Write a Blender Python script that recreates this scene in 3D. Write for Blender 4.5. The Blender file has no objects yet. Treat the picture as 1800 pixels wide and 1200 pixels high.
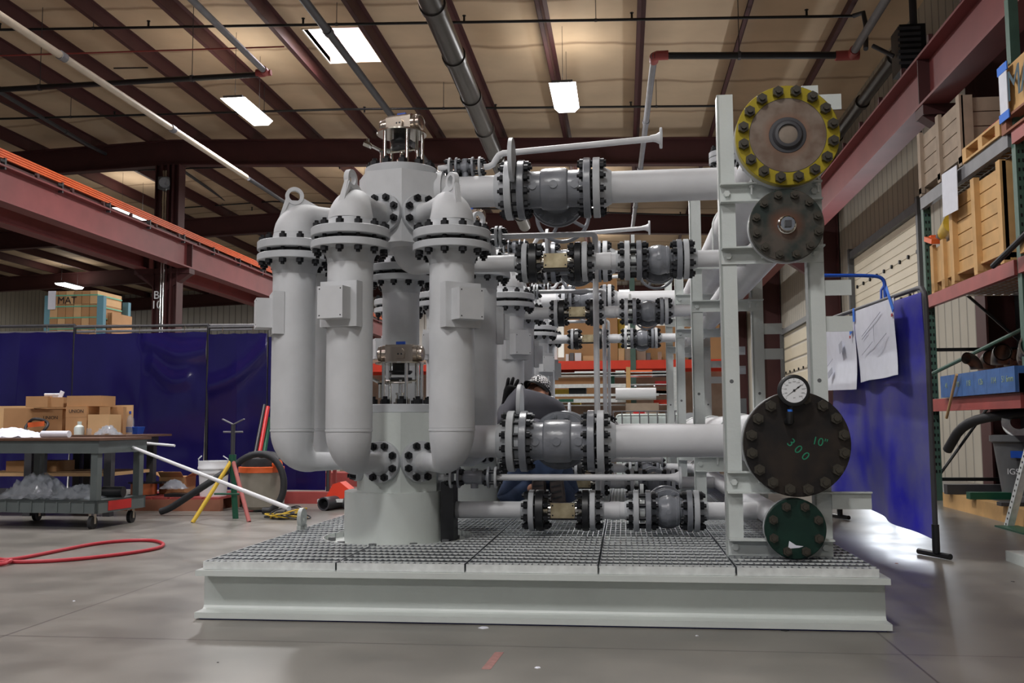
import bpy, math, random
from mathutils import Vector, Matrix
random.seed(7)
S = bpy.context.scene
COL = S.collection
PI = math.pi
# ------------------------------------------------------------------ camera
FPX, YAW, PITCH, ROLL, CAMZ = 1690.0, 0.1150, 0.0850, -0.0055, 0.82
_f = Vector((-math.sin(YAW)*math.cos(PITCH), math.cos(YAW)*math.cos(PITCH), math.sin(PITCH)))
_r = Vector((math.cos(YAW), math.sin(YAW), 0)); _u = _r.cross(_f)
_r, _u = _r*math.cos(ROLL)+_u*math.sin(ROLL), -_r*math.sin(ROLL)+_u*math.cos(ROLL)
cam = bpy.data.cameras.new('camera'); camo = bpy.data.objects.new('camera', cam); COL.objects.link(camo)
cam.sensor_width = 36; cam.lens = FPX/1800*36; cam.clip_start = .05; cam.clip_end = 300
camo.matrix_world = Matrix(((_r.x, _u.x, -_f.x, 0), (_r.y, _u.y, -_f.y, 0), (_r.z, _u.z, -_f.z, CAMZ), (0, 0, 0, 1)))
S.camera = camo
def P(px, py, Y):
    "place of a measured photo point that stands at distance Y into the hall"
    d = _f + _r*((px-900)/FPX) + _u*((600-py)/FPX)
    return Vector((0, 0, CAMZ)) + d*(Y/d.y)
# ------------------------------------------------------------------ world, view
w = bpy.data.worlds.new('world'); S.world = w; w.use_nodes = True
w.node_tree.nodes['Background'].inputs[0].default_value = (.75, .80, .95, 1)
w.node_tree.nodes['Background'].inputs[1].default_value = 0.20
S.view_settings.view_transform = 'Standard'; S.view_settings.look = 'None'
S.view_settings.gamma = 1; S.view_settings.use_curve_mapping = False
S.view_settings.exposure = 0.15
LAMP_W = 190.0      # watts of one ceiling lamp
# ------------------------------------------------------------------ materials
def lin(c):
    return tuple((x/12.92 if x <= .04045 else ((x+.055)/1.055)**2.4) for x in c)
def mat(name, rgb, rough=.5, metal=0., vary=.0, scale=6., rgb2=None, bump=0., bscale=40., emit=0., coat=0., alpha=1., trans=0., detail=4.):
    m = bpy.data.materials.new(name); m.use_nodes = True
    nt = m.node_tree; b = nt.nodes['Principled BSDF']
    c = lin(tuple(v/255 for v in rgb))
    b.inputs['Base Color'].default_value = (*c, 1)
    b.inputs['Roughness'].default_value = rough; b.inputs['Metallic'].default_value = metal
    if coat: b.inputs['Coat Weight'].default_value = coat; b.inputs['Coat Roughness'].default_value = .12
    if alpha < 1: b.inputs['Alpha'].default_value = alpha
    if trans: b.inputs['Transmission Weight'].default_value = trans
    if emit: b.inputs['Emission Color'].default_value = (*c, 1); b.inputs['Emission Strength'].default_value = emit
    tc = nt.nodes.new('ShaderNodeTexCoord')
    if vary or rgb2:
        n = nt.nodes.new('ShaderNodeTexNoise'); n.inputs['Scale'].default_value = scale; n.inputs['Detail'].default_value = detail
        nt.links.new(tc.outputs['Object'], n.inputs['Vector'])
        r = nt.nodes.new('ShaderNodeValToRGB'); r.color_ramp.elements[0].position = .35; r.color_ramp.elements[1].position = .68
        d = lin(tuple(v/255 for v in rgb2)) if rgb2 else tuple(v*(1-vary) for v in c)
        e = c if rgb2 else tuple(min(1, v*(1+vary)) for v in c)
        r.color_ramp.elements[0].color = (*d, 1); r.color_ramp.elements[1].color = (*e, 1)
        nt.links.new(n.outputs['Fac'], r.inputs[0]); nt.links.new(r.outputs[0], b.inputs['Base Color'])
    if bump:
        n = nt.nodes.new('ShaderNodeTexNoise'); n.inputs['Scale'].default_value = bscale
        nt.links.new(tc.outputs['Object'], n.inputs['Vector'])
        bp = nt.nodes.new('ShaderNodeBump'); bp.inputs['Strength'].default_value = bump; bp.inputs['Distance'].default_value = .01
        nt.links.new(n.outputs['Fac'], bp.inputs['Height']); nt.links.new(bp.outputs[0], b.inputs['Normal'])
    return m
M = {}
M['primer'] = mat('grey_primer', (200, 202, 204), .62, vary=.07, scale=5)
M['pipe_paint'] = mat('pipe_paint', (206, 207, 209), .5, vary=.06, scale=4)
M['skid'] = mat('skid_paint', (200, 206, 202), .38, vary=.05, scale=3, bump=.1)
M['rack_paint'] = mat('post_paint', (203, 209, 206), .4, vary=.04, scale=3, bump=.12)
M['valve'] = mat('valve_paint', (128, 131, 137), .3, vary=.10, scale=9, bump=.10, bscale=50)
M['flange'] = mat('flange_paint', (184, 187, 190), .5, vary=.06, scale=9)
M['bolt'] = mat('black_bolt', (30, 31, 34), .45, .5)
M['boltgold'] = mat('bolt_dark', (80, 76, 68), .4, .6)
M['black'] = mat('black_paint', (26, 27, 29), .4)
M['steel'] = mat('steel', (196, 190, 178), .22, .95)
M['chrome'] = mat('chrome', (220, 220, 216), .12, 1.)
M['nickel'] = mat('actuator_nickel', (176, 164, 152), .24, .9, vary=.06, scale=8)
M['bar'] = mat('bearing_bar', (170, 174, 180), .35, .9)  # same galvanised steel as the rods, darkened so the grating cells look shaded
M['galv'] = mat('galvanised', (226, 230, 228), .32, .25, vary=.10, scale=25)
M['brass'] = mat('plate_metal', (196, 184, 150), .35, .55, rgb2=(128, 108, 78), scale=9)
M['red_steel'] = mat('red_oxide', (126, 62, 62), .55, vary=.10, scale=2)
M['dark_red'] = mat('dark_red_oxide', (74, 38, 38), .6, vary=.10, scale=2)
M['orange'] = mat('orange', (232, 106, 52), .5, vary=.08, scale=3)
M['rack_orange'] = mat('rack_orange', (226, 60, 28), .5, vary=.05)
M['rack_red'] = mat('rack_red', (158, 70, 66), .5, vary=.10, scale=5)
M['rack_green'] = mat('rack_green', (70, 100, 88), .5, vary=.1, scale=8)
M['dark_pipe'] = mat('dark_pipe', (62, 62, 66), .5, vary=.1)
M['grey_pipe'] = mat('grey_pipe', (120, 120, 124), .5, vary=.1)
M['cream_pipe'] = mat('cream_pipe', (206, 192, 172), .5, vary=.05)
M['card'] = mat('cardboard', (176, 134, 92), .8, vary=.06, scale=4)
M['card2'] = mat('cardboard_light', (206, 168, 122), .8, vary=.06, scale=4)
M['wood'] = mat('pine', (206, 164, 108), .7, vary=.12, scale=5)
M['wood2'] = mat('old_pine', (158, 140, 122), .75, vary=.14, scale=5)
M['wood3'] = mat('ply_red', (150, 98, 76), .75, vary=.10, scale=5)
M['white'] = mat('white_plastic', (226, 228, 230), .4)
M['paper'] = mat('paper', (224, 226, 236), .7, vary=.03, scale=12)
M['teal_up'] = mat('teal_upright', (96, 140, 154), .5)
M['sheet'] = mat('navy_sheet', (26, 30, 84), .6)
M['clear'] = mat('clear_film', (186, 192, 200), .15, alpha=.35, vary=.1, scale=20)
M['tape'] = mat('blue_tape', (40, 116, 224), .6)
M['blue_bin'] = mat('blue_box', (56, 100, 160), .6, vary=.15, scale=12)
M['blueknob'] = mat('blue_knob', (30, 80, 180), .4)
M['teal'] = mat('cart_grey', (94, 102, 102), .5, vary=.1, scale=6)
M['redp'] = mat('red_plastic', (196, 40, 40), .4)
M['hose'] = mat('red_hose', (176, 40, 52), .5)
M['rubber'] = mat('rubber', (40, 41, 44), .6)
M['greyplastic'] = mat('grey_plastic', (96, 98, 100), .5, vary=.1)
M['copper'] = mat('copper', (206, 124, 84), .3, .8)
M['green'] = mat('green_paint', (24, 84, 62), .45)
M['yellow'] = mat('yellow_paint', (204, 170, 50), .5, vary=.1, scale=14)
M['pinkred'] = mat('worn_red', (168, 92, 88), .6, vary=.15, scale=14)
M['denim'] = mat('denim', (58, 74, 104), .9, vary=.2, scale=14)
M['shirt'] = mat('grey_shirt', (84, 84, 92), .9, vary=.08, scale=6)
M['glove'] = mat('black_glove', (20, 20, 23), .9)
M['skin'] = mat('skin', (206, 150, 122), .6)
M['hair'] = mat('brown_hair', (92, 60, 40), .8)
M['boot'] = mat('boot_sole', (74, 66, 64), .85, vary=.15, scale=20)
M['chalk'] = mat('green_chalk', (34, 124, 92), .8)
M['ink'] = mat('black_ink', (34, 32, 34), .7)
M['inkblue'] = mat('stencil_blue', (70, 92, 104), .7)
M['cream_wall'] = mat('liner', (222, 214, 196), .6)
M['lampglass'] = mat('lamp_lens', (255, 252, 250), .5, emit=6.)
M['raw_steel'] = mat('raw_steel', (134, 122, 110), .5, .4, vary=.15, scale=12)
M['plank'] = mat('dark_plank', (96, 66, 50), .7, vary=.15, scale=5)
M['sky_glass'] = mat('skylight_pane', (244, 226, 255), .5, emit=1.6)
M['spark'] = mat('small_lamp', (240, 230, 255), .5, emit=8.)
M['tote'] = mat('tote_plastic', (212, 224, 220), .4, vary=.05)
M['duct'] = mat('duct_grey', (60, 57, 54), .35, .4, vary=.12, scale=3)
def blind_mat(name, inner, rim, splash, r_in, r_out, rust=(132, 92, 66), rr=.12):
    "a blind flange face: painted rim band and stained raised face, round in its own X Z plane"
    m = bpy.data.materials.new(name); m.use_nodes = True; nt = m.node_tree; b = nt.nodes['Principled BSDF']
    b.inputs['Roughness'].default_value = .38; b.inputs['Metallic'].default_value = .25
    tc = nt.nodes.new('ShaderNodeTexCoord'); sx = nt.nodes.new('ShaderNodeSeparateXYZ'); nt.links.new(tc.outputs['Object'], sx.inputs[0])
    cx = nt.nodes.new('ShaderNodeCombineXYZ'); nt.links.new(sx.outputs[0], cx.inputs[0]); nt.links.new(sx.outputs[2], cx.inputs[2])
    ln = nt.nodes.new('ShaderNodeVectorMath'); ln.operation = 'LENGTH'; nt.links.new(cx.outputs[0], ln.inputs[0])
    n = nt.nodes.new('ShaderNodeTexNoise'); n.inputs['Scale'].default_value = 9; n.inputs['Detail'].default_value = 6; nt.links.new(tc.outputs['Object'], n.inputs['Vector'])
    def mix(fac, a, c):
        x = nt.nodes.new('ShaderNodeMix'); x.data_type = 'RGBA'
        nt.links.new(fac, x.inputs[0])
        for k, v in ((6, a), (7, c)):
            if isinstance(v, tuple): x.inputs[k].default_value = (*lin(tuple(q/255 for q in v)), 1)
            else: nt.links.new(v, x.inputs[k])
        return x.outputs[2]
    def mr(src, a, c):
        x = nt.nodes.new('ShaderNodeMapRange'); x.inputs[1].default_value = a; x.inputs[2].default_value = c; nt.links.new(src, x.inputs[0]); return x.outputs[0]
    base = mix(mr(n.outputs['Fac'], .42, .62), inner, splash)
    ad = nt.nodes.new('ShaderNodeMath'); ad.operation = 'MULTIPLY_ADD'; ad.inputs[1].default_value = .09
    nt.links.new(n.outputs['Fac'], ad.inputs[0]); nt.links.new(ln.outputs['Value'], ad.inputs[2])
    base = mix(mr(ad.outputs[0], rr+.085, rr+.03), base, rust)
    out = mix(mr(ln.outputs['Value'], r_in-.001, r_in+.001), base, rim)
    nt.links.new(out, b.inputs['Base Color'])
    return m
M['face_yellow'] = blind_mat('yellow_rim_face', (138, 124, 112), (168, 150, 34), (112, 92, 78), .163, .22, (128, 88, 66), .07)
M['face_green'] = blind_mat('stained_green_face', (44, 54, 50), (60, 68, 62), (88, 80, 72), .5, .5, (104, 68, 50), .045)
M['face_black'] = blind_mat('dark_face', (34, 31, 30), (42, 40, 38), (50, 42, 36), .5, .5, (38, 33, 30), .0)
M['face_dkgreen'] = blind_mat('dark_green_face', (16, 46, 38), (20, 62, 48), (22, 54, 44), .5, .5, (18, 48, 40), .0)
# stripes / seams helpers in object space
def wave_mat(name, rgb, rgb2, axis, period, width, rough=.6, bump=.0, vary=.05):
    "broad base colour with thin seams across one axis"
    m = mat(name, rgb, rough, vary=vary, scale=1.2); nt = m.node_tree; b = nt.nodes['Principled BSDF']
    tc = [n for n in nt.nodes if n.type == 'TEX_COORD'][0]
    sx = nt.nodes.new('ShaderNodeSeparateXYZ'); nt.links.new(tc.outputs['Object'], sx.inputs[0])
    ad = nt.nodes.new('ShaderNodeTexNoise'); ad.inputs['Scale'].default_value = .8; nt.links.new(tc.outputs['Object'], ad.inputs['Vector'])
    a = nt.nodes.new('ShaderNodeMath'); a.operation = 'MULTIPLY_ADD'; a.inputs[1].default_value = .25*period if bump else 0; nt.links.new(ad.outputs['Fac'], a.inputs[0]); nt.links.new(sx.outputs[axis], a.inputs[2])
    d = nt.nodes.new('ShaderNodeMath'); d.operation = 'PINGPONG'; d.inputs[1].default_value = period/2; nt.links.new(a.outputs[0], d.inputs[0])
    r = nt.nodes.new('ShaderNodeMapRange'); r.inputs[1].default_value = 0; r.inputs[2].default_value = width; nt.links.new(d.outputs[0], r.inputs[0])
    x = nt.nodes.new('ShaderNodeMix'); x.data_type = 'RGBA'; nt.links.new(r.outputs[0], x.inputs[0])
    x.inputs[6].default_value = (*lin(tuple(v/255 for v in rgb2)), 1)
    src = b.inputs['Base Color'].links[0].from_socket; nt.links.new(src, x.inputs[7]); nt.links.new(x.outputs[2], b.inputs['Base Color'])
    bp = nt.nodes.new('ShaderNodeBump'); bp.inputs['Strength'].default_value = .6; bp.inputs['Distance'].default_value = .03
    nt.links.new(r.outputs[0], bp.inputs['Height']); nt.links.new(bp.outputs[0], b.inputs['Normal'])
    return m
M['ceiling'] = wave_mat('ceiling_insulation', (200, 176, 146), (156, 130, 104), 1, 1.83, .09, .75, bump=1, vary=.08)
M['siding'] = wave_mat('wall_siding', (178, 172, 158), (140, 136, 128), 1, .30, .035, .6)
M['siding_x'] = wave_mat('wall_siding_across', (212, 210, 204), (140, 136, 130), 0, .30, .035, .6)
M['rollup'] = wave_mat('roll_door_panels', (224, 214, 190), (196, 184, 160), 2, .15, .010, .5)
M['rollup2'] = wave_mat('roll_door_ribs', (214, 202, 176), (104, 92, 78), 2, .36, .045, .5)
# ------------------------------------------------------------------ mesh helpers
def frame(d):
    d = Vector(d).normalized(); a = Vector((0, 0, 1)) if abs(d.z) < .95 else Vector((1, 0, 0))
    x = a.cross(d).normalized(); return x, d.cross(x), d
class MB:
    def __init__(s): s.v = []; s.f = []
    def add(s, vs, fs):
        o = len(s.v); s.v += [Vector(v) for v in vs]; s.f += [tuple(i+o for i in f) for f in fs]; return s
    def box(s, c, d, rz=0, rx=0, ry=0):
        c = Vector(c); h = Vector(d)/2
        R = Matrix.Rotation(rz, 3, 'Z') @ Matrix.Rotation(ry, 3, 'Y') @ Matrix.Rotation(rx, 3, 'X')
        vs = [c + R @ Vector((x*h.x, y*h.y, z*h.z)) for x in (-1, 1) for y in (-1, 1) for z in (-1, 1)]
        return s.add(vs, [(0, 1, 3, 2), (4, 6, 7, 5), (0, 4, 5, 1), (2, 3, 7, 6), (0, 2, 6, 4), (1, 5, 7, 3)])
    def bb(s, x0, x1, y0, y1, z0, z1): return s.box(((x0+x1)/2, (y0+y1)/2, (z0+z1)/2), (x1-x0, y1-y0, z1-z0))
    def sweep(s, pts, radii, seg=16, cap=True, sy=1., closed=False, up=None):
        pts = [Vector(p) for p in pts]; n = len(pts)
        if not hasattr(radii, '__len__'): radii = [radii]*n
        rings = []; X = None
        for i, p in enumerate(pts):
            if closed: t = pts[(i+1) % n]-pts[i-1]
            else: t = (pts[min(i+1, n-1)]-pts[max(i-1, 0)])
            t.normalize()
            if X is None: X = (Vector(up).cross(t).normalized() if up else frame(t)[0])
            X = (X - t*X.dot(t)).normalized(); Yv = t.cross(X)
            rings.append([p + (X*math.cos(a)+Yv*math.sin(a)*sy)*radii[i] for a in (2*PI*k/seg for k in range(seg))])
        vs = [v for r in rings for v in r]; fs = []
        m = n if closed else n-1
        for i in range(m):
            j = (i+1) % n
            for k in range(seg): l = (k+1) % seg; fs.append((i*seg+k, i*seg+l, j*seg+l, j*seg+k))
        if cap and not closed: fs.append(tuple(reversed(range(seg)))); fs.append(tuple((n-1)*seg+k for k in range(seg)))
        return s.add(vs, fs)
    def cyl(s, a, b, r, r2=None, seg=24): return s.sweep([a, b], [r, r if r2 is None else r2], seg)
    def lathe(s, o, d, prof, seg=32, rot=0):
        "prof: (distance along d, radius)"
        o = Vector(o); x, y, z = frame(d); vs = []; fs = []; n = len(prof)
        for h, r in prof:
            for k in range(seg):
                a = 2*PI*k/seg+rot; vs.append(o+z*h+(x*math.cos(a)+y*math.sin(a))*max(r, 1e-4))
        for i in range(n-1):
            for k in range(seg): l = (k+1) % seg; fs.append((i*seg+k, i*seg+l, (i+1)*seg+l, (i+1)*seg+k))
        fs.append(tuple(reversed(range(seg)))); fs.append(tuple((n-1)*seg+k for k in range(seg)))
        return s.add(vs, fs)
    def ring(s, o, d, r0, r1, h, seg=32):
        "flat washer: hole r0, outer r1, thickness h along d"
        o = Vector(o); x, y, z = frame(d); vs = []; fs = []
        for hh, r in ((0, r0), (0, r1), (h, r1), (h, r0)):
            for k in range(seg): a = 2*PI*k/seg; vs.append(o+z*hh+(x*math.cos(a)+y*math.sin(a))*r)
        for i in range(4):
            j = (i+1) % 4
            for k in range(seg): l = (k+1) % seg; fs.append((i*seg+k, i*seg+l, j*seg+l, j*seg+k))
        return s.add(vs, fs)
    def prism(s, pts, d):
        "polygon pts (3-D, planar) pushed along vector d"
        n = len(pts); pts = [Vector(p) for p in pts]; d = Vector(d)
        fs = [tuple(reversed(range(n))), tuple(range(n, 2*n))] + [(i, (i+1) % n, n+(i+1) % n, n+i) for i in range(n)]
        return s.add(pts+[p+d for p in pts], fs)
    def build(s, name, m, parent=None, loc=None, smooth=.6, rot=None):
        me = bpy.data.meshes.new(name)
        o0 = Vector(loc) if loc is not None else (WLOC.get(parent.name, Vector()) if parent else Vector())
        me.from_pydata([v-o0 for v in s.v], [], s.f); me.validate(); me.update()
        import bmesh
        bm = bmesh.new(); bm.from_mesh(me); bmesh.ops.recalc_face_normals(bm, faces=bm.faces); bm.to_mesh(me); bm.free()
        if smooth: me.polygons.foreach_set('use_smooth', [True]*len(me.polygons)); me.set_sharp_from_angle(angle=smooth)
        me.materials.append(M[m] if isinstance(m, str) else m)
        o = bpy.data.objects.new(name, me); COL.objects.link(o)
        WLOC[o.name] = o0
        if parent is not None:
            o.parent = parent; o.location = o0-WLOC.get(parent.name, Vector())
        elif loc is not None: o.location = o0
        return o
WLOC = {}
def tag(o, label=None, cat=None, group=None, kind=None):
    if label: o['label'] = label
    if cat: o['category'] = cat
    if group: o['group'] = group
    if kind: o['kind'] = kind
    return o
def thing(name, loc, label, cat, group=None):
    o = bpy.data.objects.new(name, None); COL.objects.link(o); o.empty_display_size = .05
    o.location = loc; WLOC[o.name] = Vector(loc); return tag(o, label, cat, group)
def struct(name, mb, m, **k): return tag(mb.build(name, m, **k), kind='structure')
def copy_tree(o, parent=None):
    c = o.copy(); COL.objects.link(c)
    if parent is not None: c.parent = parent
    for ch in o.children: copy_tree(ch, c)
    return c
# bolts: one shared mesh per size, a stud with a hex nut at each end
_bolts = {}
def bolt_mesh(r, L, m, one=False):
    k = (round(r, 4), round(L, 4), m, one)
    if k not in _bolts:
        b = MB(); b.cyl((0, 0, -L/2-r*3.0), (0, 0, L/2+r*3.0), r*.95, seg=8)
        for sgn in ((1,) if one else (-1, 1)):
            b.lathe((0, 0, L/2 if sgn > 0 else -L/2-r*1.9), (0, 0, 1), [(0, r*1.8), (r*1.9, r*1.8)], 6)
        o = b.build('stud_bolt', m); _bolts[k] = o.data; bpy.data.objects.remove(o)
    return _bolts[k]
def bolts(parent, o, d, R, n, r, L, m='bolt', rot=None, name='stud_bolt', skip=()):
    "n studs on a circle R round o, centred on o, along d"
    x, y, z = frame(d); o = Vector(o); me = bolt_mesh(r, L, m)
    q = Matrix((x, y, z)).transposed().to_quaternion()
    p0 = WLOC.get(parent.name, Vector())
    if rot is None: rot = PI/n
    for k in range(n):
        if k in skip: continue
        a = 2*PI*k/n+rot
        b = bpy.data.objects.new(name, me); COL.objects.link(b); b.parent = parent
        b.rotation_mode = 'QUATERNION'; b.rotation_quaternion = q
        b.location = o+(x*math.cos(a)+y*math.sin(a))*R-p0
def arc(c, r, a0, a1, n, e1=Vector((1, 0, 0)), e2=Vector((0, 0, 1))):
    c = Vector(c); e1 = Vector(e1); e2 = Vector(e2)
    return [c+e1*(r*math.cos(a0+(a1-a0)*i/n))+e2*(r*math.sin(a0+(a1-a0)*i/n)) for i in range(n+1)]
def text(s, size, o, right, up, m, parent=None, name='lettering', depth=.001, align='CENTER'):
    cu = bpy.data.curves.new(name, 'FONT'); cu.body = s; cu.size = size; cu.extrude = depth; cu.align_x = align; cu.align_y = 'CENTER'
    t = bpy.data.objects.new(name, cu); COL.objects.link(t)
    dg = bpy.context.evaluated_depsgraph_get(); me = bpy.data.meshes.new_from_object(t.evaluated_get(dg)); bpy.data.objects.remove(t)
    me.materials.clear(); me.materials.append(M[m])
    r = Vector(right).normalized(); u = Vector(up).normalized(); n = r.cross(u)
    t = bpy.data.objects.new(name, me); COL.objects.link(t)
    p0 = WLOC.get(parent.name, Vector()) if parent else Vector()
    t.matrix_world = Matrix.Translation(Vector(o)-p0) @ Matrix((r, u, n)).transposed().to_4x4()
    if parent: t.parent = parent
    return t

def many(parent, name, m, mb, places):
    "one shared mesh, one child object for every place"
    me = None; p0 = WLOC.get(parent.name, Vector())
    for q in places:
        if me is None: o = mb.build(name, m); me = o.data
        else: o = bpy.data.objects.new(name, me); COL.objects.link(o)
        o.parent = parent; o.location = Vector(q)-p0
# =================================================================== SKID
ZT = 0.240                                   # top of the grating
SK0, SK1, SY0, SY1 = -1.82, 1.028, 3.972, 10.9
skid = thing('skid_frame', (-.4, SY0, 0), 'long low grey-white steel beam skid carrying the grating and piping, on the shop floor', 'skid')
def wbeam(a, b, wd=.20, h=.206, tf=.024, tw=.012):
    "W beam from a to b (both at the beam's bottom centre line)"
    a = Vector(a); b = Vector(b); t = (b-a).normalized(); s = Vector((-t.y, t.x, 0)); m = MB()
    for w0, z0, z1 in ((wd, 0, tf), (wd, h-tf, h), (tw, tf, h-tf)):
        m.prism([a+s*(-w0/2)+Vector((0, 0, z0)), a+s*(w0/2)+Vector((0, 0, z0)), a+s*(w0/2)+Vector((0, 0, z1)), a+s*(-w0/2)+Vector((0, 0, z1))], b-a)
    for sg in (-1, 1):           # root fillets
        for zz, sz in ((tf, 1), (h-tf, -1)):
            pts = [Vector((0, 0, 0)), Vector((sg*.014, 0, 0)), Vector((sg*.005, 0, sz*.005)), Vector((0, 0, sz*.014))]
            m.prism([a+s*(sg*tw/2+p.x)+Vector((0, 0, zz+p.z)) for p in pts], b-a)
    return m
b0 = .0065
wbeam((SK0, SY0+.10, b0), (SK1, SY0+.10, b0), h=.1995).build('beam', 'skid', skid, smooth=.3)
for x in (SK0+.115, SK1-.115): wbeam((x, SY0+.205, b0), (x, SY1, b0), wd=.19, h=.1995).build('beam', 'skid', skid, smooth=.3)
for y in (5.03, 6.2, 7.38, 8.5, 9.73, SY1-.1): wbeam((SK0+.215, y, b0), (SK1-.215, y, b0), wd=.16, h=.199).build('beam', 'skid', skid, smooth=.3)
for x in (SK0+.02, SK1-.02):
    for y in (5.28, 9.4):
        m = MB(); m.ring((x-.011, y, .30), (1, 0, 0), .018, .055, .022)
        m.bb(x-.011, x+.011, y-.055, y+.055, .206, .262); m.build('lifting_eye', 'skid', skid)
MB().cyl((.975, 4.02, .206), (.975, 4.02, .245), .012, seg=16).build('pin', 'skid', skid)
tag(MB().bb(SK0+.02, SK1-.02, SY0+.006, SY1-.2, 0.001, .0062).build('floor_sheet', M['sheet'], smooth=0), 'thin blue sheet lying on the floor under the steel skid', 'sheet')
# grating panels with round cut-outs for the tower drums
UY = [5.03, 7.38, 9.73]                      # the three towers
VX = -1.18
HOLES = [(-1.175, y-.05, .385) for y in UY]
def cuts(along, c, lo, hi):
    segs = [(lo, hi)]
    for hx, hy, R in HOLES:
        d = (c-hx) if along == 'y' else (c-hy)
        if abs(d) >= R: continue
        k = math.sqrt(R*R-d*d); m = hy if along == 'y' else hx; out = []
        for a, b in segs:
            if m-k > a: out.append((a, min(b, m-k)))
            if m+k < b: out.append((max(a, m+k), b))
        segs = [(a, b) for a, b in out if b-a > .004]
    return segs
gx = [-1.80, -1.212, -.662, -.112, .438, .995]
gn = ['leftmost', 'second from the left', 'middle', 'second from the right', 'rightmost']
for i in range(5):
    x0, x1 = gx[i]+.004, gx[i+1]-.004; y0, y1 = 4.0, SY1-.05
    m = MB(); rods = MB(); n = round((x1-x0)/.0275)
    for k in range(n+1):
        x = x0+(x1-x0)*k/n; w_ = .0045
        x = min(max(x, x0+w_/2), x1-w_/2)
        for a, b in cuts('y', x, y0, y1): m.bb(x-w_/2, x+w_/2, a, b, .208, ZT)
    y = y0+.045
    while y < y1:
        for a, b in cuts('x', y, x0, x1): rods.bb(a, b, y-.0045, y+.0045, ZT-.006, ZT+.0006)
        y += .097
    for ya in (y0, y1): rods.bb(x0, x1, ya-.005, ya, .207, ZT)
    g = thing('grating_panel', ((x0+x1)/2, y0, .207), 'galvanised bar grating panel on the skid, %s of the five' % gn[i], 'grating', 'galvanised grating panels on the skid')
    m.build('bearing_bars', 'bar', g, smooth=0); rods.build('cross_rods', 'galv', g, smooth=0)
    for hx, hy, R in HOLES:
        bm_ = MB(); k = 90; pr_ = None
        for j in range(k):
            a0, a1 = 2*PI*j/k, 2*PI*(j+1)/k
            xa, xb = hx+R*math.cos(a0), hx+R*math.cos(a1)
            if min(xa, xb) < x0 or max(xa, xb) > x1: continue
            ya, yb = hy+R*math.sin(a0), hy+R*math.sin(a1)
            bm_.prism([(xa, ya, .207), (xb, yb, .207), (xb, yb, ZT+.001), (xa, ya, ZT+.001)], ((math.cos(a0))*.004, math.sin(a0)*.004, 0))
        if bm_.v: bm_.build('hole_band', 'galv', g)
# =================================================================== TOWER
A0 = math.radians(13.3)
def ndir(deg): a = math.radians(deg)+A0; return Vector((math.sin(a), -math.cos(a), 0))
def hept(z0, z1, c, R=.235):
    pts = [Vector((c.x, c.y, z0))+ndir(k*360/7)*R for k in range(7)]
    return MB().prism(pts, (0, 0, z1-z0))
UNITS = []                                   # (thing, label template) of the nearest unit, copied for the others
def reg(t, label, far=True): t['label'] = label % 'nearest'; UNITS.append((t, label, far)); return t
VC = Vector((VX, UY[0], 0))
tw = reg(thing('switching_tower', (VX, UY[0], ZT), '', 'pipe manifold', 'grey valve towers on the skid'), 'grey two-block valve tower on a round drum, the %s of the three on the skid')
b = MB(); b.lathe((VX-.03, UY[0], .200), (0, 0, 1), [(0, .262), (.272, .262), (.274, .258)], 64); b.build('drum', 'skid', tw)
b = MB(); b.lathe((VX-.03, UY[0], .2), (0, 0, 1), [(0, .375), (.014, .375)], 48); b.build('base_plate', 'skid', tw)
for k in range(10): MB().lathe((VX-.03+.325*math.cos(k*.63+.2), UY[0]+.325*math.sin(k*.63+.2), .214), (0, 0, 1), [(0, .02), (.018, .02)], 6).build('anchor_nut', 'greyplastic', tw)
hept(.474, .879, VC).build('lower_block', 'skid', tw, smooth=0)
hept(1.762, 2.146, VC).build('upper_block', 'primer', tw, smooth=0)
for z in (.879, 2.146):
    ld = MB().lathe((VX, UY[0], z), (0, 0, 1), [(0, .195), (.003, .198), (.041, .198), (.044, .195)], 48).build('lid', 'flange', tw)
    bolts(ld, (VX, UY[0], z+.030), (0, 0, 1), .168, 12, .0135, .028, name='lid_bolt')
    c = VC+ndir(13)*.2+Vector((.03, .01, z-.075)); b = MB(); b.cyl(c, c-ndir(25)*.02, .0055, seg=12); b.build('plug_hole', 'black', tw)
# bottom outlet of the upper block, bending into the 3 inch line
Z6U, Z6L, Z3U, Z3L = 2.062, .727, 1.668, .371
LY = UY[0]
b = MB(); path = [(VX+.03, LY, 1.77), (VX+.03, LY, 1.745)]+[tuple(v) for v in arc((VX+.03+.075, LY, 1.745), .075, PI, 1.5*PI, 10)]+[(-1.0, LY, 1.669), (-.96, LY, Z3U)]
b.sweep(path, [.085, .078]+[.074-.025*i/10 for i in range(11)]+[.046, .0445], 28); b.build('outlet_elbow', 'primer', tw)
for zz in (Z6U, Z6L):                        # side outlets to the 6 inch lines
    b = MB(); b.lathe((VX+.20, LY, zz), (1, 0, 0), [(0, .115), (.035, .115), (.037, .095), (.07, .084), (.14, .084)], 32); b.build('side_outlet', 'primer', tw)
b = MB().cyl((VX+.2, LY, Z3L), (-.86, LY, Z3L), .0445); b.build('drain_outlet', 'primer', tw)
b = MB().bb(VX+.235, VX+.30, LY-.09, LY+.05, .206, .52); b.build('drum_bracket', 'black', tw, smooth=0)
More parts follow.
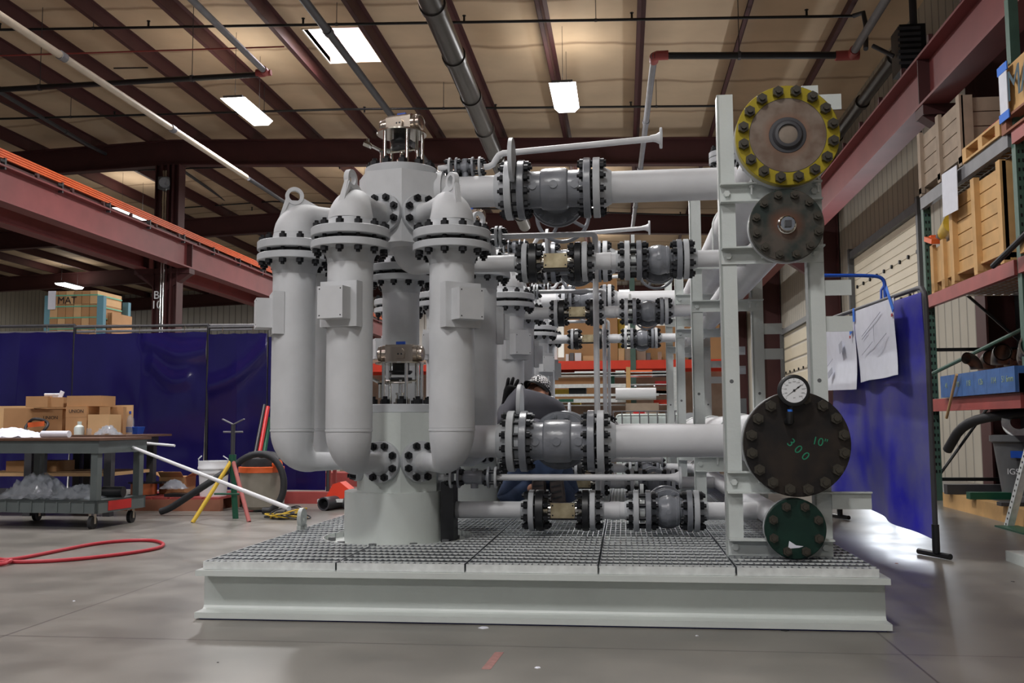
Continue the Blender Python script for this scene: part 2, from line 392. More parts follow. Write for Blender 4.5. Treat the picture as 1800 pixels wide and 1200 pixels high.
# ---- riser loops
def riser(deg, label, box=True, far=True):
    n = ndir(deg); t = Vector((0, 0, 1)).cross(n); rho = .565
    A = VC+n*rho
    r = reg(thing('riser_loop', (A.x, A.y, .585), '', 'pipe riser', 'vertical pipe loops round the towers'), label, far)
    Zv = Vector((0, 0, 1))
    pt = lambda q, z: VC+n*q+Zv*z
    R8 = .1095
    b = MB(); pts = []; rad = []
    for i in range(13):                      # lower reducing elbow
        a = PI/2*(1-i/12)
        o = (rho+R8-.21*(1-math.cos(a)), .79-.205*math.sin(a)); q = (rho-R8-.03*(1-math.cos(a)), .79-.115*math.sin(a))
        pts.append(pt((o[0]+q[0])/2, (o[1]+q[1])/2)); rad.append(math.hypot(o[0]-q[0], o[1]-q[1])/2)
    pts = [pt(.275, .63), pt(.30, .63), pt(.33, .63)]+pts+[pt(rho, .80), pt(rho, .801), pt(rho, 1.60), pt(rho, 1.62)]
    rad = [.052, .0445, .0445]+rad+[R8, R8+.0015, R8, R8]
    b.sweep(pts, rad, 36, up=t); b.build('riser_pipe', 'primer', r)
    b = MB().ring(pt(rho, .786), Zv, R8-.002, R8+.0028, .010, 40); b.build('weld_bead', 'primer', r)
    lf = MB().lathe(pt(rho, 1.59), Zv, [(0, R8+.001), (.03, .115), (.064, .132), (.067, .1875), (.070, .1905), (.100, .1905), (.103, .1875), (.104, .135), (.112, .135)], 48).build('lower_flange', 'flange', r)
    b = MB(); b.lathe(pt(rho, 1.715), Zv, [(0, .1875), (.003, .1905), (.040, .1905), (.043, .1875), (.046, .128), (.075, .113), (.09, R8)], 48); b.build('upper_flange', 'flange', r)
    MB().ring(pt(rho, 1.694), Zv, .07, .142, .024, 40).build('gasket', 'black', r)
    bolts(lf, pt(rho, 1.708), Zv, .165, 12, .0108, .103, rot=PI/12+A0)
    pts = []; rad = []
    for i in range(13):
        a = PI/2*i/12
        o = (rho+R8-.20*(1-math.cos(a)), 1.80+.155*math.sin(a)); q = (rho-R8-.03*(1-math.cos(a)), 1.80+.065*math.sin(a))
        pts.append(pt((o[0]+q[0])/2, (o[1]+q[1])/2)); rad.append(math.hypot(o[0]-q[0], o[1]-q[1])/2)
    pts += [pt(.33, 1.91), pt(.30, 1.91), pt(.275, 1.91)]; rad += [.0445, .0445, .052]
    b = MB(); b.sweep(pts, rad, 36, up=t); b.build('upper_elbow', 'primer', r)
    for z in (.63, 1.91):
        b = MB(); b.lathe(pt(.2125, z), n, [(0, .103), (.002, .105), (.030, .105), (.032, .103), (.033, .068), (.055, .056), (.068, .049)], 40); pf = b.build('port_flange', 'flange', r)
        bolts(pf, pt(.236, z), n, .084, 8, .0108, .014, name='port_bolt')
    lug = MB(); lug.ring(pt(rho+.005, 2.008)-t*.013, t, .029, .047, .026, 28)
    lug.prism([pt(rho+.05, 1.995)-t*.009, pt(rho+.038, 1.984)-t*.009, pt(rho-.03, 1.984)-t*.009, pt(rho-.042, 1.998)-t*.009, pt(rho-.15, 1.945)-t*.009, pt(rho-.02, 1.88)-t*.009, pt(rho+.108, 1.805)-t*.009], t*.018)
    lug.prism([pt(rho+.047, 1.99)-t*.012, pt(rho+.103, 1.83)-t*.03, pt(rho+.09, 1.83)-t*.03, pt(rho+.035, 1.97)-t*.012], t*.03)
    lug.build('lifting_lug', 'primer', r)
    if box:
        zc = 1.385; b = MB(); b.prism([pt(rho+R8-.002, zc-.108)-t*.095, pt(rho+R8-.002, zc-.108)+t*.095, pt(rho+R8+.007, zc-.108)+t*.095, pt(rho+R8+.007, zc-.108)-t*.095], Zv*.216)
        for s_ in (-1, 1): b.prism([pt(rho+R8-.05, zc-.108)+t*s_*.091, pt(rho+R8-.05, zc-.108)+t*s_*.097, pt(rho+R8+.005, zc-.108)+t*s_*.097, pt(rho+R8+.005, zc-.108)+t*s_*.091], Zv*.216)
        b.build('saddle_plate', 'primer', r, smooth=0)
        b = MB(); b.prism([pt(rho+R8-.02, zc-.075)-t*.066, pt(rho+R8-.02, zc-.075)+t*.066, pt(rho+R8+.085, zc-.075)+t*.066, pt(rho+R8+.085, zc-.075)-t*.066], Zv*.15)
        bx = b.build('mounting_box', 'primer', r, smooth=0)
        many(bx, 'screw_head', 'black', MB().lathe((0, 0, 0), n, [(0, .0035), (.0015, .003)], 8), [pt(rho+R8+.085, zc+z)+t*a for a in (-.055, .055) for z in (-.062, .062)])
    return r
riser(-25.7, 'grey vertical pipe loop with top lug, front left of the %s tower')
riser(25.7, 'grey vertical pipe loop with top lug, front right of the %s tower')
riser(-77.1, 'grey vertical pipe loop with top lug, far left side of the %s tower')
riser(128.6, 'grey vertical pipe loop with top lug, rear right of the %s tower')
riser(180, 'grey vertical pipe loop with top lug, directly behind the %s tower')
riser(-128.6, 'grey vertical pipe loop with top lug, rear left of the %s tower', far=False)
# ---- actuators
def actuator(z0, h, label, tilt, fit=True):
    t = reg(thing('valve_actuator', (VX, UY[0], z0), '', 'actuator', 'nickel actuators on the towers'), label)
    c = Vector((VX, UY[0], 0)); zp = z0+h; Zv = Vector((0, 0, 1))
    MB().lathe((VX, UY[0], zp), Zv, [(0, .135), (.008, .135)], 48).build('mounting_plate', 'steel', t)
    for a in (-2.2, -1.1, -.15, 1.0, 2.3):
        p = c+Vector((math.cos(a)*.118, math.sin(a)*.118, z0)); MB().cyl(p, p+Zv*h, .0095, seg=14).build('standoff', 'chrome', t)
    q = Matrix.Rotation(tilt, 3, 'Z'); X = q @ Vector((1, 0, 0)); Y = q @ Vector((0, 1, 0)); hz = .096; zc = zp+.008+hz/2
    b = MB(); hw, hd = .075, .045
    prof = [(-hd, -hz/2), (hd, -hz/2), (hd, hz/2-.012), (hd-.012, hz/2), (-hd+.012, hz/2), (-hd, hz/2-.012)]
    b.prism([c+Zv*(zc+z)+Y*y-X*hw for y, z in prof], X*2*hw); b.build('actuator_body', 'nickel', t, smooth=0)
    for s in (-1, 1):
        MB().lathe(c+Zv*zc+X*s*hw, X*s, [(0, .047), (.02, .047), (.026, .042), (.03, .043), (.045, .04), (.052, .025)], 32).build('end_cap', 'nickel', t)
    b = MB(); b.prism([c+Zv*(zc+z)+X*(x+.008)-Y*(hd+.012) for x, z in ((-.02, -.028), (.02, -.028), (.024, 0), (.02, .016), (.008, .028), (-.012, .022), (-.022, .01))], Y*.012); b.build('port_block', 'nickel', t)
    b = MB()
    for s in (-1, 1): o = c+Zv*(zc-.004)+X*(.008+s*.009)-Y*(hd+.0125); b.cyl(o, o+Y*.002, .005, seg=10)
    b.build('port_hole', 'black', t)
    b = MB(); b.bb(0, 0, 0, 0, 0, 0); b = MB(); b.cyl(c+Zv*(zc+hz/2), c+Zv*(zc+hz/2+.006), .022, seg=20); b.box(tuple(c+Zv*(zc+hz/2+.010)), (.05, .016, .016), rz=tilt); b.build('indicator_knob', 'blueknob', t)
    zz = zp
    b = MB(); b.lathe(c+Zv*(zz-.055), Zv, [(0, .05), (.012, .062), (.02, .062), (.022, .045), (.054, .045), (.055, .04)], 24)
    b.lathe(c+Zv*(zz-.082), Zv, [(0, .062), (.010, .062)], 8); b.build('coupling', 'black', t)
    b = MB(); b.cyl(c+Zv*z0, c+Zv*(zz-.08), .011, seg=14); b.lathe(c+Zv*z0, Zv, [(0, .038), (.012, .038), (.013, .022), (.05, .022), (.052, .027), (.062, .027)], 20); b.build('stem', 'chrome', t)
    b = MB()
    for a in (-2.6, -1.6, -.8, .2): p = c+Vector((math.cos(a)*.08, math.sin(a)*.08, z0)); b.cyl(p, p+Zv*.03, .007, seg=8)
    b.cyl(c+Zv*(zz-.088)-X*.085, c+Zv*(zz-.088)+X*.085, .006, seg=8); b.cyl(c+Zv*(zz-.10)-X*.05-Y*.04, c+Zv*(zz-.10)+X*.07-Y*.04, .005, seg=8)
    b.build('tie_bar', 'steel', t)
    if fit:
        p = c+Vector((-.10, -.05, zz-.10)); b = MB()
        b.cyl(p, p+Vector((-.075, -.02, .04)), .009, seg=12); b.cyl(p+Vector((-.05, -.012, .02)), p+Vector((-.075, -.02, .04)), .014, seg=12)
        b.cyl(p+Vector((-.07, -.02, .03)), p+Vector((-.07, -.02, .065)), .008, seg=10); b.cyl(p+Vector((-.09, -.02, .042)), p+Vector((-.06, -.02, .028)), .017, seg=6)
        b.cyl(p, p+Vector((0, 0, -.08)), .008, seg=10); b.cyl(p+Vector((.05, 0, 0)), p+Vector((-.01, 0, 0)), .012, seg=6); b.build('fitting', 'chrome', t)
    return t
actuator(2.19, .20, 'shiny metal box actuator with blue knob on top of the %s tower', -.28)
actuator(.923, .215, 'shiny metal box actuator with blue knob between the risers of the %s tower', -.02)
# =================================================================== LINES
def fl(mb, x, z, R, t, r, side, y=None):
    "weld neck flange ring at x, hub towards side (+1 / -1 / 0)"
    y = LY if y is None else y
    mb.lathe((x, y, z), (1, 0, 0), [(0, R-.003), (.003, R), (t-.003, R), (t, R-.003)], 44)
    if side: mb.lathe((x+(t if side > 0 else 0), y, z), (side, 0, 0), [(0, r*1.42), (t*.6, r*1.28), (t*1.6, r*1.04)], 32)
def handwheel(t, c, d, R, m='valve'):
    x, y, z = frame(d); c = Vector(c)
    b = MB(); b.sweep([c+(x*math.cos(a)+y*math.sin(a))*R for a in (2*PI*k/40 for k in range(40))], R*.075, 10, closed=True)
    for k in range(4):
        a = k*PI/2+.5; b.cyl(c-z*R*.1, c+(x*math.cos(a)+y*math.sin(a))*R, R*.07, seg=8)
    b.lathe(c-z*.02, z, [(0, R*.2), (.035, R*.2)], 16); b.build('handwheel', m, t)
def gate6(z, label, X):
    t = reg(thing('gate_valve', ((X[2]+X[5])/2, LY, z), '', 'gate valve', 'six inch gate valves'), label)
    xc = (X[3]+X[4])/2; r = .0975
    b = MB(); w_ = .062
    prof = [(X[3]-xc, r*1.15), (X[3]-xc+.03, r), (-w_-.012, r), (-w_-.004, r*1.10), (-w_+.012, r*1.13), (-.03, r*1.14), (0, r*1.15), (.03, r*1.14), (w_-.012, r*1.13), (w_+.004, r*1.10), (w_+.012, r), (X[4]-xc-.03, r), (X[4]-xc, r*1.15)]
    b.lathe((xc, LY, z), (1, 0, 0), prof, 48)
    b.sweep([(xc, LY-.06, z+.012), (xc, LY-.03, z+.045), (xc, LY+.03, z+.052), (xc, LY+.06, z+.03)], [.01, .05, .055, .02], 20)
    b.sweep([(xc, LY, z), (xc, LY+.10, z), (xc, LY+.20, z)], [.088, .088, .094], 36, sy=1)
    b.build('body', 'valve', t)
    for xx in (X[3]+.045, xc, X[4]-.045): yy = LY-(r*(1.15 if xx == xc else 1.)); MB().cyl((xx, yy-.004, z), (xx, yy+.03, z), .0215, seg=24).build('casting_boss', 'valve', t)
    for i in (2, 4):
        b = MB(); fl(b, X[i] if i == 2 else X[4], z, .159, .037, .088, 0); b.build('end_flange', 'valve', t)
    b = MB(); b.lathe((xc, LY+.19, z), (0, 1, 0), [(0, .146), (.003, .150), (.022, .150), (.024, .146)], 44); b.lathe((xc, LY+.220, z), (0, 1, 0), [(0, .158), (.025, .158), (.03, .09), (.12, .05), (.2, .04)], 44)
    bn = b.build('bonnet', 'valve', t)
    bolts(bn, (xc, LY+.215, z), (0, 1, 0), .132, 12, .010, .06, m='valve', name='bonnet_bolt')
    b = MB(); b.cyl((xc, LY+.40, z), (xc, LY+.72, z), .014, seg=12)
    for s in (-1, 1): b.cyl((xc+s*.045, LY+.40, z), (xc+s*.03, LY+.64, z), .012, seg=10)
    b.lathe((xc, LY+.62, z), (0, 1, 0), [(0, .04), (.03, .04)], 16); b.build('yoke', 'valve', t)
    handwheel(t, (xc, LY+.68, z), (0, 1, 0), .155)
    return t
def gate3(z, label, X):
    t = reg(thing('gate_valve', ((X[0]+X[3])/2, LY, z), '', 'gate valve', 'three inch gate valves'), label)
    a, b_, c_, d = X; xc = (b_+c_)/2; r = .047
    b = MB(); b.lathe((xc, LY, z), (1, 0, 0), [(b_-xc, r*1.25), (b_-xc+.018, r*1.0), (-.058, r*1.02), (-.05, r*1.28), (-.036, r*1.5), (-.014, r*1.62), (-.010, r*1.66), (0, r*1.66), (.010, r*1.66), (.014, r*1.62), (.036, r*1.5), (.040, r*1.56), (.052, r*1.5), (.056, r*1.05), (c_-xc-.018, r), (c_-xc, r*1.25)], 44)
    b.cyl((xc, LY, z), (xc, LY+.13, z), .058, seg=32); b.build('body', 'valve', t)
    MB().cyl((xc-.004, LY-r*1.68, z-.0), (xc-.004, LY-r*1.3, z-.0), .0125, seg=20).build('casting_boss', 'valve', t)
    for xx in (a, c_): b = MB(); fl(b, xx, z, .105, .028, .047, 0); b.build('end_flange', 'valve', t)
    b = MB(); b.lathe((xc, LY+.12, z), (0, 1, 0), [(0, .098), (.018, .100), (.019, .096), (.021, .106), (.04, .106), (.045, .05), (.12, .03)], 36); bn = b.build('bonnet', 'valve', t)
    bolts(bn, (xc, LY+.14, z), (0, 1, 0), .084, 8, .0075, .045, m='valve', name='bonnet_bolt')
    MB().cyl((xc, LY+.2, z), (xc, LY+.42, z), .010, seg=10).build('yoke', 'valve', t)
    handwheel(t, (xc, LY+.38, z), (0, 1, 0), .098)
    return t
def line6(z, tag_, up):
    X = [v+(.012 if up < 0 else .008) for v in (-.615, -.552, -.548, -.511, -.200, -.163, -.150, -.113)]
    t = reg(thing('pipe_spool', (-.78, LY, z), '', 'pipe', 'six inch pipe spools'), 'short thick grey pipe from the %s tower to the '+tag_+' big gate valve')
    b = MB(); b.sweep([(-.86, LY, z), (-.8, LY, z), (X[0]-.055, LY, z)], .084, 40); b.build('pipe', 'pipe_paint', t)
    b = MB(); fl(b, X[0], z, .159, .037, .084, -1); f_ = b.build('flange', 'flange', t)
    bolts(f_, ((X[0]+X[3])/2, LY, z), (1, 0, 0), .135, 12, .0105, X[3]-X[0]+.002)
    s = reg(thing('spectacle_blind', (-.57, LY, z), '', 'spectacle blind', 'figure eight blinds'), 'upright figure-eight blind plate clamped left of the '+tag_+' big gate valve, %s row')
    b = MB(); px_ = X[2]-.026; dy, dz = (-.19, .115) if up > 0 else (.10, .19)
    b.lathe((px_, LY, z), (1, 0, 0), [(0, .118), (.022, .118)], 44); b.prism([(px_+.002, LY+dy*.4-dz*.18, z+dz*.4+dy*.18), (px_+.002, LY+dy*.4+dz*.18, z+dz*.4-dy*.18), (px_+.002, LY+dy*.8+dz*.18, z+dz*.8-dy*.18), (px_+.002, LY+dy*.8-dz*.18, z+dz*.8+dy*.18)], (.018, 0, 0))
    b.lathe((px_, LY+dy, z+dz), (1, 0, 0), [(0, .11), (.002, .112), (.020, .112), (.022, .11)], 44); b.build('plate', 'flange', s)
    gate6(z, 'silver-grey cast gate valve with three round bosses on the '+tag_+' thick line, %s row', [0, 0, X[2], X[3], X[4], X[5]])
    t = reg(thing('pipe_spool', (.2, LY, z), '', 'pipe', 'six inch pipe spools'), 'thick grey pipe from the '+tag_+' big gate valve to the header, %s row')
    b = MB(); b.cyl((-.06, LY, z), (.60, LY, z), .084, seg=40); b.build('pipe', 'pipe_paint', t)
    b = MB(); fl(b, X[6], z, .159, .037, .084, 1); f_ = b.build('flange', 'flange', t)
    bolts(f_, ((X[4]+X[7])/2, LY, z), (1, 0, 0), .135, 12, .0105, .087)
    MB().cyl((X[5], LY, z), (X[6], LY, z), .10).build('gasket', 'black', t)
line6(Z6U, 'upper', 1); line6(Z6L, 'lower', -1)
def line3(z, tag_, o):
    X = [v+o for v in (-.52, -.492, -.485, -.442, -.245, -.210, -.205, -.177, .016, .044, .078, .106, .285, .313, .320, .348)]
    r = .0445
    t = reg(thing('pipe_spool', (-.75, LY, z), '', 'pipe', 'three inch pipe spools'), 'thin grey pipe leading from the %s tower to the '+tag_+' flow meter')
    MB().cyl((-.97, LY, z), (X[0]-.04, LY, z), r).build('pipe', 'pipe_paint', t)
    b = MB(); fl(b, X[0], z, .105, .028, r, -1); f_ = b.build('flange', 'flange', t); bolts(f_, ((X[0]+X[3])/2, LY, z), (1, 0, 0), .084, 8, .0105, .085)
    t = reg(thing('flow_meter', ((X[3]+X[4])/2, LY, z), '', 'flow meter', 'flow meters with black flanges'), 'black-flanged flow meter with a brassy nameplate on the '+tag_+' thin line, %s row')
    for a, b_ in ((X[2], X[3]), (X[4], X[5])):
        b = MB(); fl(b, a, z, .105, b_-a, r, 0); b.build('flange', 'black', t)
    b = MB(); b.lathe((X[3], LY, z), (1, 0, 0), [(0, .062), (.02, .055), (.022, .04), (X[4]-X[3]-.02, .04), (X[4]-X[3]-.018, .055), (X[4]-X[3], .062)], 28); b.build('body', 'steel', t)
    b = MB(); xm = (X[3]+X[4])/2; b.bb(xm-.062, xm+.062, LY-.052, LY-.046, z-.036, z+.040); npl = b.build('nameplate', 'brass', t, smooth=0)
    b = MB(); b.bb(xm-.066, xm+.066, LY-.044, LY+.03, z-.046, z-.036); b.bb(xm-.05, xm+.05, LY-.046, LY-.03, z-.03, z+.03); b.build('bracket', 'black', t, smooth=0)
    for a in (-.052, .052):
        for zz in (-.022, .028): MB().cyl((xm+a, LY-.053, z+zz), (xm+a, LY-.05, z+zz), .0045, seg=10).build('rivet', 'black', npl)
    t = reg(thing('pipe_spool', ((X[7]+X[8])/2, LY, z), '', 'pipe', 'three inch pipe spools'), 'short thin grey pipe between the '+tag_+' flow meter and its gate valve, %s row')
    MB().sweep([(X[7]+.04, LY, z), (X[7]+.075, LY, z), (X[7]+.0751, LY, z), (X[8]-.07, LY, z), (X[8]-.069, LY, z), (X[8]-.04, LY, z)], [r, r, r+.0025, r+.0025, r, r], 32).build('pipe', 'pipe_paint', t)
    b = MB(); fl(b, X[6], z, .105, .028, r, 1); f_ = b.build('flange', 'flange', t); b = MB(); fl(b, X[8], z, .105, .028, r, -1); g_ = b.build('flange', 'flange', t)
    bolts(f_, ((X[4]+X[7])/2, LY, z), (1, 0, 0), .084, 8, .0105, .078); bolts(g_, ((X[8]+X[11])/2, LY, z), (1, 0, 0), .084, 8, .0105, .098)
    t = reg(thing('spacer_ring', ((X[9]+X[10])/2, LY, z), '', 'spacer', 'line spacers'), 'light ring spacer with a tab clamped before the '+tag_+' small gate valve, %s row')
    b = MB(); b.lathe((X[9]+.004, LY, z), (1, 0, 0), [(0, .062), (X[10]-X[9]-.008, .062)], 32); b.bb(X[9]+.008, X[10]-.008, LY-.015, LY+.015, z+.05, z+.135); b.build('ring', 'galv', t)
    gate3(z, 'small silver-grey gate valve with round bonnet on the '+tag_+' thin line, %s row', [X[10], X[11], X[12], X[13]])
    t = reg(thing('pipe_spool', (.5, LY, z), '', 'pipe', 'three inch pipe spools'), 'thin grey pipe from the '+tag_+' small gate valve to its header, %s row')
    MB().cyl((X[15]+.04, LY, z), (.66, LY, z), r).build('pipe', 'pipe_paint', t)
    b = MB(); fl(b, X[14], z, .105, .028, r, 1); f_ = b.build('flange', 'flange', t); bolts(f_, ((X[12]+X[15])/2, LY, z), (1, 0, 0), .084, 8, .0105, .063)
    MB().cyl((X[13], LY, z), (X[14], LY, z), .06).build('gasket', 'black', t)
line3(Z3U, 'upper', 0); line3(Z3L, 'lower', .025)
# small bore bleed lines
def smallfl(b, x, y, z, R=.05, t=.013): b.lathe((x, y, z), (1, 0, 0), [(0, R-.002), (.002, R), (t-.002, R), (t, R-.002)], 28)
def bleed(z, xs, path, endx, label, vlabel, y=LY-.02, rr=.0165, R=.055, bend=True):
    t = reg(thing('bleed_line', (xs[0], y, z), '', 'pipe', 'small bleed pipes'), label)
    b = MB(); b.sweep([(xs[0]-.06, y, z), (xs[0]-.02, y, z), (xs[0], y, z)], [.015, .018, .026], 16)
    b.sweep(path, rr, 16); e = Vector(path[-1]); b.sweep([e-Vector((.05, 0, 0)), e-Vector((.02, 0, 0)), e], [rr, rr*1.3, rr*2], 18); b.build('pipe', 'pipe_paint', t)
    for x in (xs[0], xs[3]): b = MB(); smallfl(b, x, y, z, R); b.build('flange', 'flange', t)
    b = MB(); smallfl(b, e.x, e.y, e.z, R); b.build('flange', 'flange', t)
    for a, c in ((xs[0], xs[1]), (xs[2], xs[3])): bolts(t, ((a+c+.013)/2, y, z), (1, 0, 0), R*.72, 4, .0075, abs(c-a)+.013)
    v = reg(thing('bleed_valve', ((xs[1]+xs[2])/2, y, z), '', 'valve', 'small bleed valves'), vlabel)
    b = MB(); b.lathe((xs[1]+.013, y, z), (1, 0, 0), [(0, .03), (.01, .024), (.03, .036), (xs[2]-xs[1]-.04, .036), (xs[2]-xs[1]-.023, .024), (xs[2]-xs[1]-.013, .03)], 20); b.cyl(((xs[1]+xs[2])/2+.01, y, z-.055), ((xs[1]+xs[2])/2+.01, y, z+.045), .02, seg=12); b.build('body', 'valve', v)
    for x in (xs[1], xs[2]): b = MB(); smallfl(b, x, y, z, R); b.build('flange', 'valve', v)
    return t
zb = 2.20
p = [(-.725, LY, zb-.01), (-.70, LY, zb-.008), (-.675, LY, zb+.004), (-.66, LY, zb+.03), (-.645, LY, zb+.052), (-.62, LY, zb+.062), (-.59, LY, zb+.063), (.21, LY-.02, 2.312)]
p = [(x, LY-.02, z) for x, _, z in p]
bleed(zb-.008, (-.915, -.878, -.79, -.752), p, 0, 'long thin grey pipe rising above the upper thick line, beside the %s tower', 'small flanged valve on the bleed pipe beside the lid of the %s tower')
zl = .545
bleed(zl, (-.895, -.855, -.70, -.662), [(-.65, LY-.10, zl), (.27, LY-.10, zl+.0)], 0, 'long thin grey pipe just above the lower thin line, beside the %s tower', 'small round flanged valve beside the foot of the %s tower', y=LY-.10)
gy = LY+.36
t = reg(thing('vent_line', (-.7, gy, 1.88), '', 'pipe', 'angled vent pipes'), 'angled thin grey pipe dropping behind the flow meter, beside the %s tower')
pts = [(-.80, gy, 1.885), (-.66, gy, 1.885), (-.17, gy, 1.885)]+[tuple(v) for v in arc((-.17, gy, 1.861), .024, PI/2, 0, 6)]+[(-.146, gy, 1.84), (-.146, gy, .45)]
MB().sweep(pts, .0165, 16).build('pipe', 'pipe_paint', t)
for x in (-.715, -.69): b = MB(); smallfl(b, x, gy, 1.885, .062, .016); b.build('flange', 'flange', t)
bolts(t, (-.695, gy, 1.885), (1, 0, 0), .045, 4, .008, .045)
# =================================================================== HEADERS
def header(x, z, r, R, nb, br, BR, face, label, th=.045):
    yf = 4.245
    t = thing('header_pipe', (x, yf, z), label, 'header pipe')
    MB().cyl((x, yf+.12, z), (x, 10.6, z), r, seg=48).build('pipe', 'pipe_paint', t)
    b = MB(); b.lathe((x, yf+.004, z), (0, 1, 0), [(0, R-.003), (.003, R), (th-.003, R), (th, R-.003), (th+.002, r*1.25), (th+.05, r*1.08), (th+.09, r)], 56); b.build('flange', 'flange', t)
    b = MB(); b.lathe((x, yf-th, z), (0, 1, 0), [(0, R-.003), (.003, R), (th-.003, R), (th, R-.003)], 64); bf = b.build('blind_flange', face, t, loc=(x, yf-th, z))
    bolts(bf, (x, yf+.002, z), (0, 1, 0), BR, nb, br, th*2+.004, m='boltgold')
    MB().cyl((x, 10.58, z), (x, 10.64, z), R*.9, seg=40).build('end_flange', 'flange', t)
    return t
HY = 4.245-.045
h1 = header(.726, 2.062, .1365, .2215, 16, .0135, .193, 'face_yellow', 'highest header pipe, its blind flange rimmed in yellow paint')
b = MB(); b.lathe((.726, HY, 2.062), (0, -1, 0), [(0, .080), (.003, .078), (.004, .066), (.012, .062), (.020, .056), (.022, .044), (.012, .040), (.010, .001)], 40); b.build('weld_boss', 'dark_pipe', h1)
b = MB(); b.ring((.726, HY-.0015, 2.062), (0, 1, 0), .163, .1645, .003, 56); b.build('scribed_ring', 'dark_pipe', h1)
MB().lathe((.726, HY, 2.062), (0, -1, 0), [(0, .044), (.012, .042), (.013, .036)], 28).build('center_stub', 'raw_steel', h1)
h2 = header(.712, 1.668, .084, .159, 12, .0105, .134, 'face_green', 'second highest header pipe, its stained green blind flange with a chrome plug', .036)
HY2 = 4.245-.036
MB().lathe((.712, HY2, 1.668), (0, -1, 0), [(0, .042), (.006, .04), (.008, .036), (.03, .034), (.034, .030)], 32).build('pipe_plug', 'chrome', h2)
b = MB(); b.box((.712, HY2-.04, 1.666), (.028, .016, .028)); b.build('plug_square', 'dark_pipe', h2, smooth=0)
h3 = header(.726, .727, .1365, .2225, 16, .0135, .193, 'face_black', 'dark brown-black blind flange on the header pipe with green chalk writing')
h4 = header(.712, .371, .057, .127, 8, .011, .10, 'face_dkgreen', 'lowest header pipe, its small dark green blind flange near the grating', .032)
text("10\"", .048, P(1441, 777, HY-.001)-Vector((0, .0, 0)), (math.cos(-.25), 0, math.sin(-.25)), (math.sin(.25), 0, math.cos(.25)), 'chalk', h3, 'chalk_writing')
text("3 0 0", .052, P(1403, 790, HY-.001), (math.cos(-.78), 0, math.sin(-.78)), (math.sin(.78), 0, math.cos(.78)), 'chalk', h3, 'chalk_writing')
b = MB(); c = Vector((.712, HY-.01+.022, .371))
b.prism([c+Vector((-.028, -.0005, -.05)), c+Vector((.0, -.0005, -.068)), c+Vector((.03, -.0005, -.072)), c+Vector((.012, -.0005, -.078)), c+Vector((-.034, -.0005, -.082))], (0, .002, 0)); b.build('torn_label', 'paper', h4, smooth=0)
# pressure gauge
gc = P(1396, 686, 4.115); g = thing('pressure_gauge', (gc.x, gc.y, gc.z), 'round black pressure gauge with white dial on the dark blind flange', 'pressure gauge')
MB().lathe((gc.x, gc.y, gc.z), (0, 1, 0), [(0, .052), (0, .060), (.004, .066), (.012, .067), (.016, .062), (.05, .060), (.056, .055)], 48).build('case', 'black', g)
MB().cyl((gc.x, gc.y+.004, gc.z), (gc.x, gc.y-.0005, gc.z), .0512, seg=48).build('dial', 'white', g)
b = MB()
for k in range(11):
    a = math.radians(225-27*k); o = gc+Vector((math.cos(a)*.050, -.0007, math.sin(a)*.050)); i = gc+Vector((math.cos(a)*.044, -.0007, math.sin(a)*.044)); b.cyl(i, o, .0007, seg=5)
    if k: text(str(k*200), .0075, gc+Vector((math.cos(a)*.036, -.0007, math.sin(a)*.036)), (1, 0, 0), (0, 0, 1), 'ink', g, 'dial_number', .0002)
b.build('tick_marks', 'ink', g)
text('psi', .008, gc+Vector((0, -.0007, -.03)), (1, 0, 0), (0, 0, 1), 'ink', g, 'dial_number', .0002)
a = math.radians(217); d = Vector((math.cos(a), 0, math.sin(a))); b = MB(); n_ = Vector((-d.z, 0, d.x))
b.prism([gc+d*.046+Vector((0, -.001, 0)), gc-d*.022+n_*.0018+Vector((0, -.001, 0)), gc-d*.022-n_*.0018+Vector((0, -.001, 0))], (0, -.001, 0))
b.prism([gc-d*.018+n_*.004+Vector((0, -.001, 0)), gc-d*.036+n_*.0005+Vector((0, -.001, 0)), gc-d*.018-n_*.004+Vector((0, -.001, 0))], (0, -.001, 0)); b.cyl(gc+Vector((0, .0, 0)), gc-Vector((0, .003, 0)), .005, seg=14)
b.build('needle', 'ink', g)
bz = P(1388, 738, 4.16)
MB().cyl((gc.x-.005, gc.y+.03, gc.z-.05), (bz.x, gc.y+.03, bz.z+.012), .0085, seg=12).build('stem', 'black', g)
MB().cyl((bz.x+.001, gc.y+.03, bz.z+.035), (bz.x+.001, gc.y+.03, bz.z+.045), .011, seg=14).build('thread_tape', 'tape', g)
MB().sweep([(bz.x, gc.y+.03, bz.z+.035), (bz.x, gc.y+.03, bz.z+.008), (bz.x, gc.y+.036, bz.z-.002), (bz.x, gc.y+.05, bz.z-.006), (bz.x, HY+.005, bz.z-.006)], [.014, .016, .018, .018, .018], 14).build('elbow', 'black', g)
